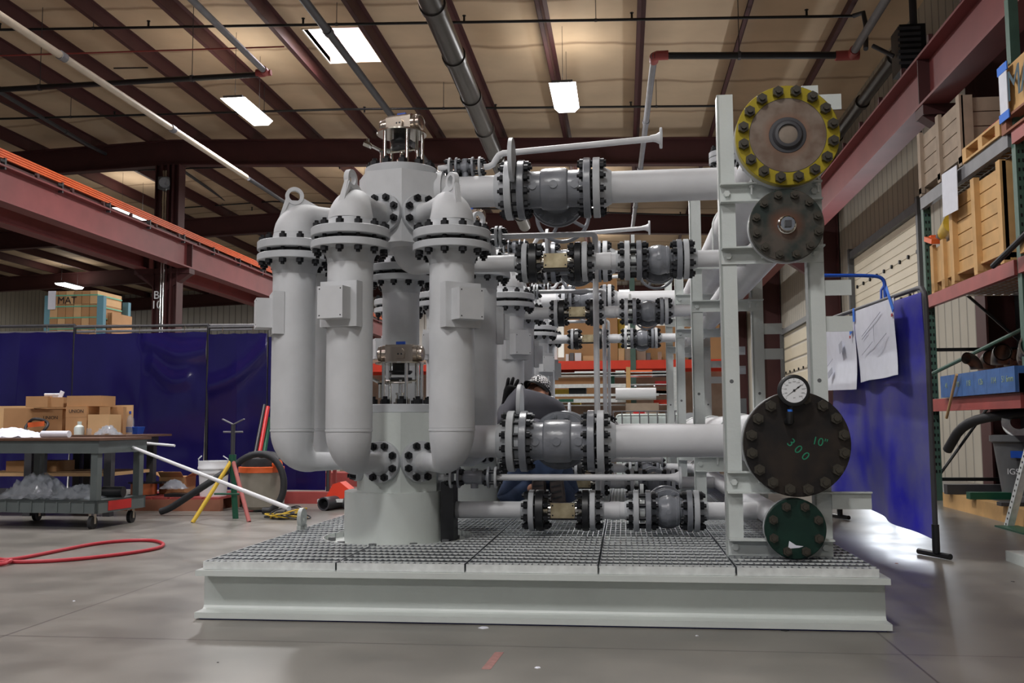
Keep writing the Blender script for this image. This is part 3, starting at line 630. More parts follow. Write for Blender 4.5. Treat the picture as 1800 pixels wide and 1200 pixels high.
# =================================================================== SUPPORT FRAMES
FY = [4.335, 6.205, 8.075, 9.945]
def frame_post():
    t = thing('pipe_support_frame', (.66, FY[0], ZT), '', 'support frame', 'ladder shaped header supports'); y = FY[0]; w_ = .071; th = .009
    for xc, zt in ((.476, 2.30), (.853, 2.325)):
        b = MB(); b.bb(xc-w_/2, xc+w_/2, y, y+th, .207, zt); b.bb(xc-w_/2, xc-w_/2+th, y, y+.07, .207, zt-.002); b.build('post', 'rack_paint', t, smooth=0)
    for z1, h, ch in ((1.882, .085, 1), (1.592, .07, 0), (.607, .095, 1), (.318, .075, 0)):
        b = MB(); x0, x1 = .444, .885
        b.bb(x0, x1, y-.008, y-.0015, z1-h, z1); b.bb(x0, x1, y-.062 if not ch else y-.045, y-.0015, z1-.007, z1)
        if ch: b.bb(x0, x1, y-.045, y-.0015, z1-h, z1-h+.007)
        b.build('cross_member', 'rack_paint', t, smooth=0)
        for x in (.474, .853): MB().lathe((x, y-.008, z1-h*.5), (0, -1, 0), [(0, .017), (.006, .017), (.007, .0145), (.016, .0145)], 6).build('bolt_head', 'rack_paint', t)
    for z in (1.41, 1.25): b = MB(); b.bb(.88, 1.005, y+.01, y+.018, z-.035, z+.033); b.build('clip_plate', 'rack_paint', t, smooth=0)
    b = MB(); b.bb(.86, .99, y+.01, y+.018, 2.215, 2.285); b.build('clip_plate', 'rack_paint', t, smooth=0)
    b = MB(); b.bb(.885, 1.05, y-.02, y-.012, .445, .52); b.bb(.885, 1.05, y-.04, y-.012, .514, .52); b.build('clip_plate', 'rack_paint', t, smooth=0)
    b = MB()
    for x in (.476, .853): b.cyl((x, y-.0005, 1.0), (x, y+.002, 1.0), .009, seg=16)
    b.build('hole', 'greyplastic', t)
    for hx, hz, hr, zt in ((.726, 2.062, .1365, 1.882), (.712, 1.668, .084, 1.592), (.726, .727, .1365, .607), (.712, .371, .057, .318)):
        b = MB(); R = hr+.007; yy = y-.022
        pts = [(hx-R, yy, zt-.05)]+[tuple(Vector((hx, yy, hz))+Vector((math.cos(a), 0, math.sin(a)))*R) for a in (PI-PI*k/16 for k in range(17))]+[(hx+R, yy, zt-.05)]
        b.sweep(pts, .0055, 8)
        for s in (-1, 1): b.lathe((hx+s*R, yy, zt), (0, 0, 1), [(0, .012), (.01, .012)], 6); b.lathe((hx+s*R, yy, zt-.02), (0, 0, 1), [(0, .012), (.01, .012)], 6)
        b.build('pipe_clamp', 'galv', t)
    return t
fr = frame_post(); nm = ['nearest', 'second nearest', 'third', 'farthest']
for i in range(4):
    o = fr if i == 0 else copy_tree(fr); o.location.y = FY[i]
    o['label'] = 'grey ladder-shaped steel frame holding the header pipes, %s of the four' % nm[i]
for i, nm2 in ((1, 'middle'), (2, 'farthest')):
    for t, lab, far in UNITS:
        if not far and i: continue
        if i == 2 and t.name.startswith('riser_loop') and ('rear right' in lab or 'behind' in lab): pass
        c = copy_tree(t); c.location.y += 2.35*i; c['label'] = lab % nm2
# nozzle with flange above the upper thick line
t = thing('nozzle_flange', (.50, 5.6, 2.1), 'stubby bolted nozzle flange standing left of the yellow-rimmed flange', 'flange')
nb = P(1277, 285, 5.6)
MB().cyl((nb.x, 5.6, 2.10), (nb.x, 5.6, nb.z), .05).build('neck', 'pipe_paint', t); b = MB(); b.lathe((nb.x, 5.6, nb.z-.01), (0, 0, 1), [(0, .1), (.03, .1)], 32); b.lathe((nb.x, 5.6, nb.z+.025), (0, 0, 1), [(0, .1), (.03, .1)], 32); b.build('flange', 'flange', t)
bolts(t, (nb.x, 5.6, nb.z+.03), (0, 0, 1), .08, 8, .009, .07)
MB().sweep([(nb.x, 5.6, 2.12), (nb.x, 5.6, 2.06), (nb.x+.12, 5.6, 2.06), (.65, 5.6, 2.06)], .05).build('branch', 'pipe_paint', t)
# =================================================================== BUILDING
def PX(px, py, X):
    d = _f + _r*((px-900)/FPX) + _u*((600-py)/FPX)
    return Vector((0, 0, CAMZ)) + d*(X/d.x)
def PZ(px, py, z):
    d = _f + _r*((px-900)/FPX) + _u*((600-py)/FPX)
    return Vector((0, 0, CAMZ)) + d*((z-CAMZ)/d.z)
RX, SL = -10.4, .035
zr = lambda x: 7.46-SL*abs(x-RX)            # underside of the purlins
XW, YB, XL, YF = 4.62, 44.4, -27.0, -14.0
# floor with saw-cut joints
fm = mat('concrete', (136, 132, 125), .42, rgb2=(112, 109, 103), scale=.9, detail=10); nt = fm.node_tree; b_ = nt.nodes['Principled BSDF']
tc = [n for n in nt.nodes if n.type == 'TEX_COORD'][0]; sx = nt.nodes.new('ShaderNodeSeparateXYZ'); nt.links.new(tc.outputs['Object'], sx.inputs[0])
mn = []
for ax, off, per in ((0, .97, 3.4), (1, 3.61, 3.5)):
    a = nt.nodes.new('ShaderNodeMath'); a.operation = 'SUBTRACT'; nt.links.new(sx.outputs[ax], a.inputs[0]); a.inputs[1].default_value = off
    d = nt.nodes.new('ShaderNodeMath'); d.operation = 'PINGPONG'; d.inputs[1].default_value = per/2; nt.links.new(a.outputs[0], d.inputs[0]); mn.append(d)
m_ = nt.nodes.new('ShaderNodeMath'); m_.operation = 'MINIMUM'; nt.links.new(mn[0].outputs[0], m_.inputs[0]); nt.links.new(mn[1].outputs[0], m_.inputs[1])
r_ = nt.nodes.new('ShaderNodeMapRange'); r_.inputs[1].default_value = .002; r_.inputs[2].default_value = .006; nt.links.new(m_.outputs[0], r_.inputs[0])
x_ = nt.nodes.new('ShaderNodeMix'); x_.data_type = 'RGBA'; nt.links.new(r_.outputs[0], x_.inputs[0]); x_.inputs[6].default_value = (*lin((78/255, 72/255, 70/255)), 1)
src = b_.inputs['Base Color'].links[0].from_socket
n2 = nt.nodes.new('ShaderNodeTexNoise'); n2.inputs['Scale'].default_value = 3.2; n2.inputs['Detail'].default_value = 12; nt.links.new(tc.outputs['Object'], n2.inputs['Vector'])
r2 = nt.nodes.new('ShaderNodeMapRange'); r2.inputs[1].default_value = .35; r2.inputs[2].default_value = .65; r2.inputs[3].default_value = .86; r2.inputs[4].default_value = 1.08; nt.links.new(n2.outputs['Fac'], r2.inputs[0])
vm = nt.nodes.new('ShaderNodeVectorMath'); vm.operation = 'SCALE'; nt.links.new(src, vm.inputs[0]); nt.links.new(r2.outputs[0], vm.inputs[3])
nt.links.new(vm.outputs[0], x_.inputs[7]); nt.links.new(x_.outputs[2], b_.inputs['Base Color'])
rr = nt.nodes.new('ShaderNodeMapRange'); rr.inputs[3].default_value = .20; rr.inputs[4].default_value = .46; nt.links.new(n2.outputs['Fac'], rr.inputs[0]); nt.links.new(rr.outputs[0], b_.inputs['Roughness'])
struct('floor', MB().bb(XL, XW, YF, YB, -.1, 0), fm, smooth=0)
# walls
D1 = (15.2, 19.6, 4.05); D2 = (22.4, 28.2, 3.3)
b = MB(); 
for y0, y1, z0 in ((YF, D1[0], 0), (D1[0], D1[1], D1[2]), (D1[1], D2[0], 0), (D2[0], D2[1], D2[2]), (D2[1], YB, 0)): b.bb(XW, XW+.1, y0, y1, z0, 7.3)
struct('wall_right', b, 'siding', smooth=0)
for i, d in enumerate((D1, D2)):
    zo = 2.35 if i == 0 else 0          # the nearer door is rolled part way up
    b = MB().bb(XW-.02, XW+.04, d[0], d[1], zo, d[2]); o = struct('door_%d' % (i+1), b, 'rollup' if i == 0 else 'rollup2', smooth=0)
    many(o, 'hinge', 'bolt', MB().cyl((0, 0, 0), (-.03, 0, 0), .035, seg=8), [(XW-.02, d[0]+.25+(d[1]-d[0]-.5)*k/8, .35+.62*q) for k in range(9) for q in range(int((d[2]-.2)/.62)) if .35+.62*q > zo])
    b = MB()
    for y in (d[0]-.06, d[1]+.06): b.bb(XW-.12, XW-.02, y-.05, y+.05, 0, d[2]+.2)
    b.bb(XW-.10, XW-.02, d[0]-.1, d[1]+.1, d[2], d[2]+.14); b.build('door_track', 'greyplastic', o, smooth=0)
L = bpy.data.lights.new('door_daylight', 'AREA'); L.shape = 'RECTANGLE'; L.size = 1.05; L.size_y = 4.2; L.energy = 240; L.color = (.86, .92, 1)
l = bpy.data.objects.new('door_daylight', L); COL.objects.link(l); l.location = (XW+.12, (D1[0]+D1[1])/2, 1.80); l.rotation_euler = (0, PI/2, 0)
struct('floor_2', MB().bb(XW, XW+12, D1[0]-6, D1[1]+6, -.1, -.004), 'wood2', smooth=0)
bpy.data.objects['floor_2']['label'] = 'yard outside the open door'
struct('wall_back', MB().bb(XL, XW, YB, YB+.1, 0, 7.6), 'siding_x', smooth=0)
struct('wall_left', MB().bb(XL-.1, XL, YF, YB, 0, 7.3), 'siding', smooth=0)
# ceiling with skylight wells
SKY = [(-5.33, -4.36, y, y+1.55) for y in (-12.0, -2.6, 6.2, 15.35, 24.6, 34.0)]
b = MB()
def slab(x0, x1, y0, y1):
    z0, z1 = zr(x0)+.25, zr(x1)+.25
    b.prism([(x0, y0, z0), (x1, y0, z1), (x1, y0, z1+.1), (x0, y0, z0+.1)], (0, y1-y0, 0))
slab(XL, RX, YF, YB); slab(RX, -5.33, YF, YB); slab(-4.36, XW+.1, YF, YB)
ys = [YF]+[v for s in SKY for v in (s[2], s[3])]+[YB]
for i in range(0, len(ys), 2): slab(-5.33, -4.36, ys[i], ys[i+1])
struct('ceiling', b, 'ceiling', smooth=0)
for i, (x0, x1, y0, y1) in enumerate(SKY):
    z = zr(x0)+.25; b = MB()
    for a in ((x0-.03, x0, y0, y1), (x1, x1+.03, y0, y1), (x0, x1, y0-.03, y0), (x0, x1, y1, y1+.03)): b.bb(*a, z-.02, z+.55)
    o = struct('window_%d' % (i+1), b, 'cream_wall', smooth=0); o['label'] = 'skylight well'
    MB().bb(x0, x1, y0, y1, z+.5, z+.53).build('pane', 'sky_glass', o, smooth=0)
    MB().bb(x0-.05, x1+.05, (y0+y1)/2-.03, (y0+y1)/2+.03, z+.44, z+.5).build('glazing_bar', 'white', o, smooth=0)
    L = bpy.data.lights.new('skylight_daylight', 'AREA'); L.shape = 'RECTANGLE'; L.size = .9; L.size_y = 1.4; L.energy = 110; L.color = (.93, .88, 1)
    l = bpy.data.objects.new('skylight_daylight', L); COL.objects.link(l); l.location = ((x0+x1)/2, (y0+y1)/2, z+.42)
# purlins
pxs = [-9.85, -8.45, -7.05, -5.6, -4.1, -2.65, -1.17, .37, 2.0, 3.5]+[-10.95-1.5*k for k in range(11)]
for x in pxs:
    b = MB(); z = zr(x); b.bb(x-.006, x+.006, YF, YB, z, z+.25); b.bb(x-.075, x, YF, YB, z, z+.012); b.bb(x, x+.075, YF, YB, z+.238, z+.25); b.bb(x-.075, x-.068, YF, YB, z, z+.03)
    struct('purlin', b, 'dark_red', smooth=0)
# rafters and columns
def ibeam_pts(a, b, wd, h, tf=.03, tw=.02):
    "I beam, a and b on the underside centre line, web vertical"
    a = Vector(a); b = Vector(b); t = Vector((b.x-a.x, b.y-a.y, 0)).normalized(); s = Vector((-t.y, t.x, 0)); m = MB()
    for w0, z0, z1 in ((wd, 0, tf), (wd, h-tf, h), (tw, tf, h-tf)):
        m.prism([a+s*(-w0/2)+Vector((0, 0, z0)), a+s*(w0/2)+Vector((0, 0, z0)), a+s*(w0/2)+Vector((0, 0, z1)), a+s*(-w0/2)+Vector((0, 0, z1))], b-a)
    return m
BY = [-13.5, -5.2, 3.0, 11.3, 21.0, 28.8, 36.6, 44.1]
for y in BY:
    b = ibeam_pts((RX, y, zr(RX)-.6), (XW, y, zr(XW)-.6), .22, .6); struct('roof_beam', b, 'dark_red', smooth=0)
    b = ibeam_pts((XL, y, zr(XL)-.6), (RX, y, zr(RX)-.6), .22, .6); struct('roof_beam', b, 'dark_red', smooth=0)
    b = MB()
    for x in (4.02, 4.58): b.bb(x-.012, x+.012, y-.15, y+.15, 0, zr(4.3)-.55)
    b.bb(4.02, 4.58, y-.01, y+.01, 0, zr(4.3)-.55); struct('column', b, 'dark_red', smooth=0)
    b = MB()
    for x in (-10.72, -10.16):
        b.bb(x-.012, x+.012, y-.16, y+.16, 0, zr(RX)-.6)
    for yy in (y-.05, ): b.bb(-10.72, -10.16, yy-.01, yy+.01, 0, zr(RX)-.6)
    for x in (-10.58, -10.42, -10.30): b.bb(x-.02, x+.02, y-.17, y-.05, 0, zr(RX)-.6)
    struct('column', b, 'dark_red', smooth=0)
# crane girders
def girder(x, label, side, m='red_steel'):
    t = thing('crane_girder', (x, 10, 4.42), label, 'crane girder', 'crane runways')
    ibeam_pts((x, -8, 4.42), (x, YB-.3, 4.42), .30, .60, .03, .02).build('girder', m, t, smooth=0)
    MB().bb(x-.035, x+.035, -8, YB-.3, 5.02, 5.10).build('rail', 'dark_red', t, smooth=0)
    for y in BY[1:-1]:
        b = MB(); c = x+side*.15; b.bb(min(x-.14, x+side*.45), max(x+.14, x+side*.45), y-.14, y+.14, 4.30, 4.42)
        b.prism([(x-side*.14, y-.1, 4.30), (x+side*.5, y-.1, 4.30), (x+side*.5, y-.1, 3.85)], (0, .2, 0)); b.build('bracket', 'dark_red', t, smooth=0)
        b = MB(); b.bb(x-.14, x+.14, y-.012, y+.012, 4.45, 4.99); b.build('stiffener', 'dark_red', t, smooth=0)
    many(t, 'rail_clip', 'dark_red', MB().box((0, 0, 0), (.05, .06, .09)), [(x-side*.13, -7+1.05*k, 5.06) for k in range(45)])
    return t
girder(3.58, 'long red crane runway girder along the right-hand wall', 1)
gl = girder(-10.0, 'red crane runway girder at the left with an orange conductor rail on top', -1)
b = MB()
for k, zz in enumerate((5.13, 5.17, 5.21, 5.25)): b.bb(-9.93, -9.89, -6, 42, zz, zz+.028)
b.build('conductor_rail', 'orange', gl, smooth=0)
many(gl, 'rail_hanger', 'dark_pipe', MB().box((0, 0, 0), (.08, .04, .19)), [(-9.9, -5+1.6*k, 5.045) for k in range(29)])
girder(-11.05, 'red crane runway girder on the far side of the central columns', 1, 'red_steel')
t = thing('floor_column_sign', (-10.2, 20.8, 4.0), 'white column marking B over 10 on the red column', 'sign')
sgn = P(275, 536, 20.8); sg2 = P(275, 519, 20.8)
text('10', .26, sgn, (1, 0, 0), (0, 0, 1), 'white', t, 'number', .004); text('B', .26, sg2, (1, 0, 0), (0, 0, 1), 'white', t, 'letter', .004)
b = MB()
for x, z0, z1 in ((-10.50, 0, 6.7), (-10.44, 0, 6.7)): b.cyl((x, 20.79, z0), (x, 20.79, z1), .028, seg=10)
tag(b.build('conduit', 'chrome', loc=(-10.5, 20.79, 0)), 'pair of shiny vertical conduits on the left red column', 'conduit')
c = P(288, 322, 20.7); b = MB(); t = thing('security_light', c, 'small grey floodlight on the side of the left column', 'light fitting')
b.box(c, (.22, .14, .28)); b.build('housing', 'greyplastic', t); MB().lathe(c+Vector((.06, -.07, 0)), (0.4, -1, -.3), [(0, .05), (.12, .12)], 16).build('lens', 'clear', t)
# lamps
LAMPS = []
def lamp(x, y, z, label):
    t = thing('high_bay_lamp', (x, y, z), label, 'ceiling lamp', 'hanging high bay lamps')
    b = MB(); b.bb(x-.17, x+.17, y-.66, y+.66, z+.03, z+.075); b.box((x, y, z+.10), (.16, .5, .06)); b.build('housing', 'greyplastic', t, smooth=0)
    b = MB(); b.prism([(x-.22, y-.66, z+.035), (x-.14, y-.66, z-.04), (x+.14, y-.66, z-.04), (x+.22, y-.66, z+.035)], (0, 1.32, 0)); b.build('lens', 'lampglass', t, smooth=0)
    for yy in (-.55, .55): MB().cyl((x, y+yy, z+.07), (x, y+yy, zr(x)+.25), .004, seg=5).build('hanger', 'dark_pipe', t)
    L = bpy.data.lights.new('lamp_light', 'AREA'); L.shape = 'RECTANGLE'; L.size = .4; L.size_y = 1.3; L.energy = LAMP_W; L.color = (1, .985, .97)
    l = bpy.data.objects.new('lamp_light', L); COL.objects.link(l); l.location = Vector((x, y, z-.05)); 
    LAMPS.append(l)
    # added upward fill that brightens the ceiling; the housing itself lets none out
    L2 = bpy.data.lights.new('ceiling_fill', 'AREA'); L2.shape = 'RECTANGLE'; L2.size = .3; L2.size_y = 1.2; L2.energy = LAMP_W*.05; L2.color = (1, .93, .84)
    l2 = bpy.data.objects.new('ceiling_fill', L2); COL.objects.link(l2); l2.location = Vector((x, y, z+.16)); l2.rotation_euler = (PI, 0, 0)
for x, xn in ((-.92, 'right-hand'), (-6.55, 'middle')):
    for y, yn in ((16.0, 'nearest'), (24.3, 'second'), (32.7, 'third'), (41., 'farthest'), (7.7, 'overhead'), (-.6, 'rear'), (-9, 'rearmost')):
        if y in (7.7, -.6, -9): yn = yn+' unseen'
        lamp(x, y, 6.35, 'glowing white ceiling lamp, %s in the %s row' % (yn, xn))
lamp(-13.3, 24.6, 6.6, 'glowing white ceiling lamp seen above the left crane girder'); lamp(-21.8, 35.6, 6.35, 'glowing white ceiling lamp low at the far left edge')
lamp(-13.3, 12.0, 6.35, 'glowing white ceiling lamp out past the left crane girder'); 
lamp(.1, 41.0, 6.35, 'tiny bright ceiling lamp seen deep in the hall between the valves')
# pipes under the roof
def run(name, label, pts, r, m, cat='pipe', seg=12, joints=0, hang=0, jm=None):
    t = thing(name, pts[0], label, cat)
    pts = [Vector(p) for p in pts]; MB().sweep(pts, r, seg).build('tube', m, t)
    for a, c in zip(pts, pts[1:]):
        L = (c-a).length; k = 1
        while joints and k*joints < L: o = a+(c-a)*(k*joints/L); MB().cyl(o-(c-a).normalized()*.06, o+(c-a).normalized()*.06, r*1.12 if r > .1 else r*1.25, seg=seg).build('coupling', jm or m, t); k += 1
    for a, c in zip(pts, pts[1:]):
        L = (c-a).length; k = .5
        while hang and k*hang < L: o = a+(c-a)*(k*hang/L); b = MB(); b.cyl(o, (o.x, o.y, zr(o.x)+.25), .006, seg=5); b.cyl(o-Vector((.02, 0, 0)), o+Vector((.02, 0, 0)), r*1.3, seg=8); b.build('hanger', 'dark_pipe', t); k += 1
    return t
def sprink(pts, label, r=.022):
    t = run('sprinkler_pipe', label, pts, r, 'black', 'sprinkler pipe', hang=4.1)
    a, c = Vector(pts[0]), Vector(pts[-1]); L = (c-a).length; b = MB(); b.cyl((0, 0, 0), (0, 0, .10), .018, seg=6); b.cyl((0, 0, .10), (0, 0, .11), .03, seg=8)
    many(t, 'sprinkler_head', 'black', b, [a+(c-a)*((.4+2.6*k)/L) for k in range(int((L-.4)/2.6)+1)])
sprink([P(-40, 53, 14.36), P(1500, 28, 14.36)], 'thin black sprinkler pipe crossing near the top of the photo')
sprink([P(-40, 210, 18), P(600, 192, 18), P(1275, 186, 18)], 'thin black sprinkler pipe crossing just above the nearest roof beam')
sprink([P(50, 305, 22.6), P(600, 287, 22.6), P(1275, 287, 22.6)], 'thin black sprinkler pipe crossing just below the nearest roof beam')
sprink([P(280, 368, 28), P(480, 354, 28), P(1270, 380, 28)], 'thin black sprinkler pipe far back, above the distant roof beam')
z1 = P(468, 128, 14.3)
run('water_main', 'dark pipe crossing the upper left, ending at a red elbow', [P(-60, 161, 14.3), P(455, 131, 14.3)], .045, 'black', hang=2.6)
tt = run('water_main', 'grey pipe coming overhead to the red elbow, upper left', [z1, Vector((z1.x, 4.0, z1.z+.02))], .05, 'grey_pipe', joints=3.2)
b = MB(); b.sweep([z1+Vector((-.16, 0, .0)), z1+Vector((-.05, 0, 0)), z1+Vector((0, -.03, 0)), z1+Vector((0, -.15, 0))], .065, 12); b.cyl(z1, z1+Vector((.08, 0, -.0)), .05, seg=10); b.build('red_elbow', 'rack_red', tt)
run('cream_pipe', 'long cream white pipe slanting across the upper left', [Vector((-7.0, 17.1, 5.47)), Vector((-7.0, 4, 5.5))], .048, 'cream_pipe', joints=3.0, jm='grey_pipe')
run('roof_pipe', 'dark pipe continuing beyond the cream pipe', [Vector((-7.0, 17.2, 5.47)), Vector((-7.0, 30, 5.47))], .04, 'dark_pipe', joints=3)
run('roof_pipe', 'dark pipe slanting overhead in front of the skylight', [Vector((-3.82, 4, 6.02)), Vector((-3.82, 40, 5.98))], .055, 'dark_pipe', joints=4)
dd = P(757, 0, 11.8); de = P(885, 307, 20.1)
run('round_duct', 'thick dark round duct slanting down from the top centre', [dd-(de-dd)*.8, de+(de-dd)*.6], .16, 'duct', 'duct', 24, joints=1.7)
ga = P(1150, 98, 13.6); gb = P(1497, 97, 13.6)
run('water_main', 'thick dark pipe crossing above the yellow-rimmed flange', [ga, gb], .05, 'black', hang=2.4)
tt = run('water_main', 'grey pipe running back from a red joint, above the bleed pipe', [ga, P(1125, 300, 19.8), P(1112, 400, 25)], .05, 'grey_pipe', joints=3)
MB().sweep([ga+Vector((.2, 0, 0)), ga+Vector((.04, 0, 0)), ga+Vector((0, .04, 0)), ga+Vector((0, .2, 0))], .068, 12).build('red_elbow', 'rack_red', tt)
tt = run('water_main', 'grey pipe coming overhead at the upper right to a red tee', [gb, Vector((gb.x, 4, gb.z))], .055, 'grey_pipe', joints=3)
b = MB(); b.sweep([gb-Vector((.22, 0, .0)), gb, gb+Vector((.1, 0, 0))], .07, 12); b.cyl(gb, gb-Vector((0, .2, 0)), .07, seg=12); b.build('red_tee', 'rack_red', tt)
sa = P(1500, 28, 14.36); run('riser_nipple', 'short red-jointed pipe drop linking two overhead pipes', [sa, sa+Vector((.12, -.1, 0)), P(1522, 45, 14.2), P(1522, 86, 13.9)], .035, 'dark_pipe')
run('wall_pipe', 'thick brownish pipe high along the right-hand wall', [Vector((4.12, 20.6, 6.25)), Vector((4.12, 14.3, 6.25))], .10, 'duct', joints=2)
run('roof_pipe', 'dark pipe slanting from the left edge to the column', [P(-20, 150, 16), P(155, 255, 20), P(240, 298, 23)], .04, 'dark_pipe', joints=3)
run('roof_pipe', 'thin dark pipe beyond the left column', [P(300, 285, 23), P(430, 375, 30), P(480, 400, 33)], .04, 'dark_pipe')
for a, c, Y in (((0, 98), (500, 82), 13.9), ((200, 120), (260, 119), 17)):
    run('tie_rod', 'thin brown brace rod crossing the roof, upper left' if a[0] == 0 else 'short black strut between purlins, upper left', [P(*a, Y), P(*c, Y)], .012, 'rack_red' if a[0] == 0 else 'black')
c = P(1597, 85, 13.4); t = thing('unit_heater', c, 'black unit heater hanging high by the right-hand wall', 'heater')
MB().box(c+Vector((0, 0, -.05)), (.34, .42, .62)).build('case', 'black', t, smooth=0); b = MB()
for k in range(7): b.box(c+Vector((-.05, -.22, -.28+.08*k)), (.3, .02, .04), rx=.5)
b.build('louvre', 'dark_pipe', t, smooth=0); b = MB(); b.cyl(c+Vector((.08, 0, .2)), c+Vector((.08, 0, 1.0)), .05); b.cyl(c+Vector((-.2, 0, -.1)), c+Vector((-.45, .1, .1)), .03); b.cyl(c+Vector((.1, 0, -.3)), c+Vector((.1, 0, -2.0)), .03); b.build('pipe_stub', 'dark_pipe', t)
# =================================================================== CLUTTER
def W(px, py, Y): return P(px, py, Y)
def obj1(name, mb, m, label, cat, group=None, smooth=.6, loc=None):
    z = min(v.z for v in mb.v); xs = sum(v.x for v in mb.v)/len(mb.v); ys_ = sum(v.y for v in mb.v)/len(mb.v)
    return tag(mb.build(name, m, loc=loc or (xs, ys_, z), smooth=smooth), label, cat, group)
def curtain(name, pts, z0f, z1f, m, label, seed, ridges=(), amp=.03):
    "heavy vinyl sheet hung between points in plan; thickness 4 mm"
    rnd = random.Random(seed); n = 110; k = 44
    L = [0.]
    for a, c in zip(pts, pts[1:]): L.append(L[-1]+(Vector(c)-Vector(a)).length)
    def at(s):
        for i in range(len(pts)-1):
            if s <= L[i+1] or i == len(pts)-2:
                f = (s-L[i])/(L[i+1]-L[i]); a, c = Vector(pts[i]), Vector(pts[i+1]); return a+(c-a)*f, Vector((-(c-a).y, (c-a).x)).normalized()
    ph = [rnd.uniform(0, 6.3) for _ in range(8)]
    vs = []; fs = []
    for j in range(2):
        for i in range(n+1):
            p, nn = at(L[-1]*i/n)
            for q in range(k+1):
                f = q/k; z = z0f(i/n)+(z1f(i/n)-z0f(i/n))*f
                s = L[-1]*i/n; d = amp*((1-f)*math.sin(s*4+ph[0])+.6*math.sin(s*2.3+f*2.2+ph[1])*(1.1-f)+.35*math.sin(s*9+ph[2]+f*3)*(1-f)+.5*math.sin(f*3.1+s*1.1+ph[3]))
                for (s0_, f0_, s1_, f1_, wd_, am_) in ridges:
                    X_ = s/L[-1]; tt_ = min(1, max(0, (X_-s0_)/(s1_-s0_))); fc = f0_+(f1_-f0_)*tt_-.05*math.sin(tt_*PI); e_ = max(0, s0_-X_, X_-s1_)
                    d -= am_*math.exp(-((f-fc)/wd_)**2-(e_/.05)**2)
                w_ = p+nn*(d+j*.004); vs.append((w_.x, w_.y, z))
    st = (n+1)*(k+1)
    for i in range(n):
        for q in range(k):
            a = i*(k+1)+q; b_ = a+k+1; fs.append((a, b_, b_+1, a+1)); fs.append((st+a, st+a+1, st+b_+1, st+b_))
    t = thing(name, (pts[0][0], pts[0][1], 0), label, 'welding screen', 'blue welding curtains')
    mb = MB(); mb.add(vs, fs); mb.build('curtain', m, t, smooth=2.)
    return t
M['vinyl'] = mat('blue_vinyl', (25, 20, 72), .14, vary=.18, scale=1.5)
M['vinyl2'] = VV = mat('dusty_blue_vinyl', (60, 58, 196), .3, rgb2=(118, 118, 176), scale=2.4, detail=7); VV.node_tree.nodes['Principled BSDF'].inputs['Transmission Weight'].default_value = .35; VV.node_tree.nodes['Principled BSDF'].inputs['IOR'].default_value = 1.12
# ---- left screen row
CY = 10.4
xl = P(-60, 700, CY).x; x1 = P(125, 700, CY).x; x2 = P(362, 700, CY).x; x3 = P(470, 700, CY).x; x4 = P(576, 700, CY).x
xsn = [(xl, x1, 'leftmost panel of the long row'), (x1, x2, 'wide panel in the middle of the row'), (x2, x3, 'narrow panel behind the pipe stand'), (x3, x4, 'panel partly hidden by the tower')]
for i, (a, c, l) in enumerate(xsn):
    zt = P((a/CY)*1690+1097, 587, CY).z
    t = curtain('welding_screen', [(a+.01, CY), ((a+c)/2, CY+.06*(i % 2)-.03), (c-.01, CY)], lambda f: .10, lambda f, zt=zt: zt-.008*abs(math.sin(f*14)), 'vinyl', 'dark blue welding curtain, '+l, 30+i, ridges=((), ((.55, .95, .99, .88, .06, .026), (.60, .80, .85, .70, .055, .022)), ((.02, .66, .98, .90, .06, .028),), ())[i], amp=.035)
    b = MB(); b.cyl((a, CY+.03, zt+.075), (c, CY+.03, zt+.075), .017, seg=10); b.cyl((a, CY+.03, 0), (a, CY+.03, zt+.075), .017, seg=10); b.cyl((c, CY+.03, 0), (c, CY+.03, zt+.075), .017, seg=10); b.cyl((a, CY-.3, .02), (a, CY+.3, .02), .017, seg=10)
    b.build('tube_frame', 'dark_pipe', t)
    n = max(2, int((c-a)/.45)); many(t, 'curtain_ring', 'steel', MB().sweep([(math.cos(q)*.004, 0, math.sin(q)*.045) for q in (0, 1.5, 3, 4.6)], .004, 5), [(a+(c-a)*(k+.5)/n, CY, zt+.03) for k in range(n)])
# railings above
for k, (ya, yb) in enumerate(((573, 571), (584, 578))):
    a = P(-60, ya+2, 12.5); c = P(470, yb, 12.5); b = MB().cyl(a, c, .018, seg=8)
    obj1('guard_rail', b, 'grey_pipe', 'thin horizontal rail above the blue curtains, %s of the two' % ('upper', 'lower')[k], 'rail')
# racks and goods behind the left screens
t = thing('storage_rack', (-7.6, 13.5, 0), 'teal rack uprights around the tall pallet of boxes, behind the left screens', 'rack')
for px, y in ((178, 13.4), (222, 14.6), (85, 14.6)):
    q = P(px, 560, y); MB().bb(q.x-.05, q.x+.05, y-.04, y+.04, 0, P(px, 520 if px != 222 else 532, y).z).build('upright', 'teal_up', t, smooth=0)
q0 = P(60, 600, 13.5); q1 = P(228, 600, 13.5); MB().bb(q0.x, q1.x, 13.42, 13.5, 1.72, 1.84).build('beam', 'rack_orange', t, smooth=0)
MB().bb(q0.x, q1.x, 13.5, 14.5, 1.80, 1.84).build('deck', 'galv', t, smooth=0)
q0 = P(86, 583, 13.6); q1 = P(170, 583, 13.6); zt = P(120, 511, 13.6).z; w_ = (q1.x-q0.x)/6
tp = thing('banded_box_stack', (q0.x, 13.6, 1.84), 'tall stack of brown cartons with pale green bands, top left behind curtains', 'box stack')
for i in range(6):
    for j in range(5): zz = 1.845+(zt-1.845)*j/5; MB().bb(q0.x+w_*i+.004, q0.x+w_*(i+1)-.004, 13.6, 14.3, zz, zz+(zt-1.845)/5-.004).build('carton', 'card' if (i+j) % 3 else 'card2', tp, smooth=0)
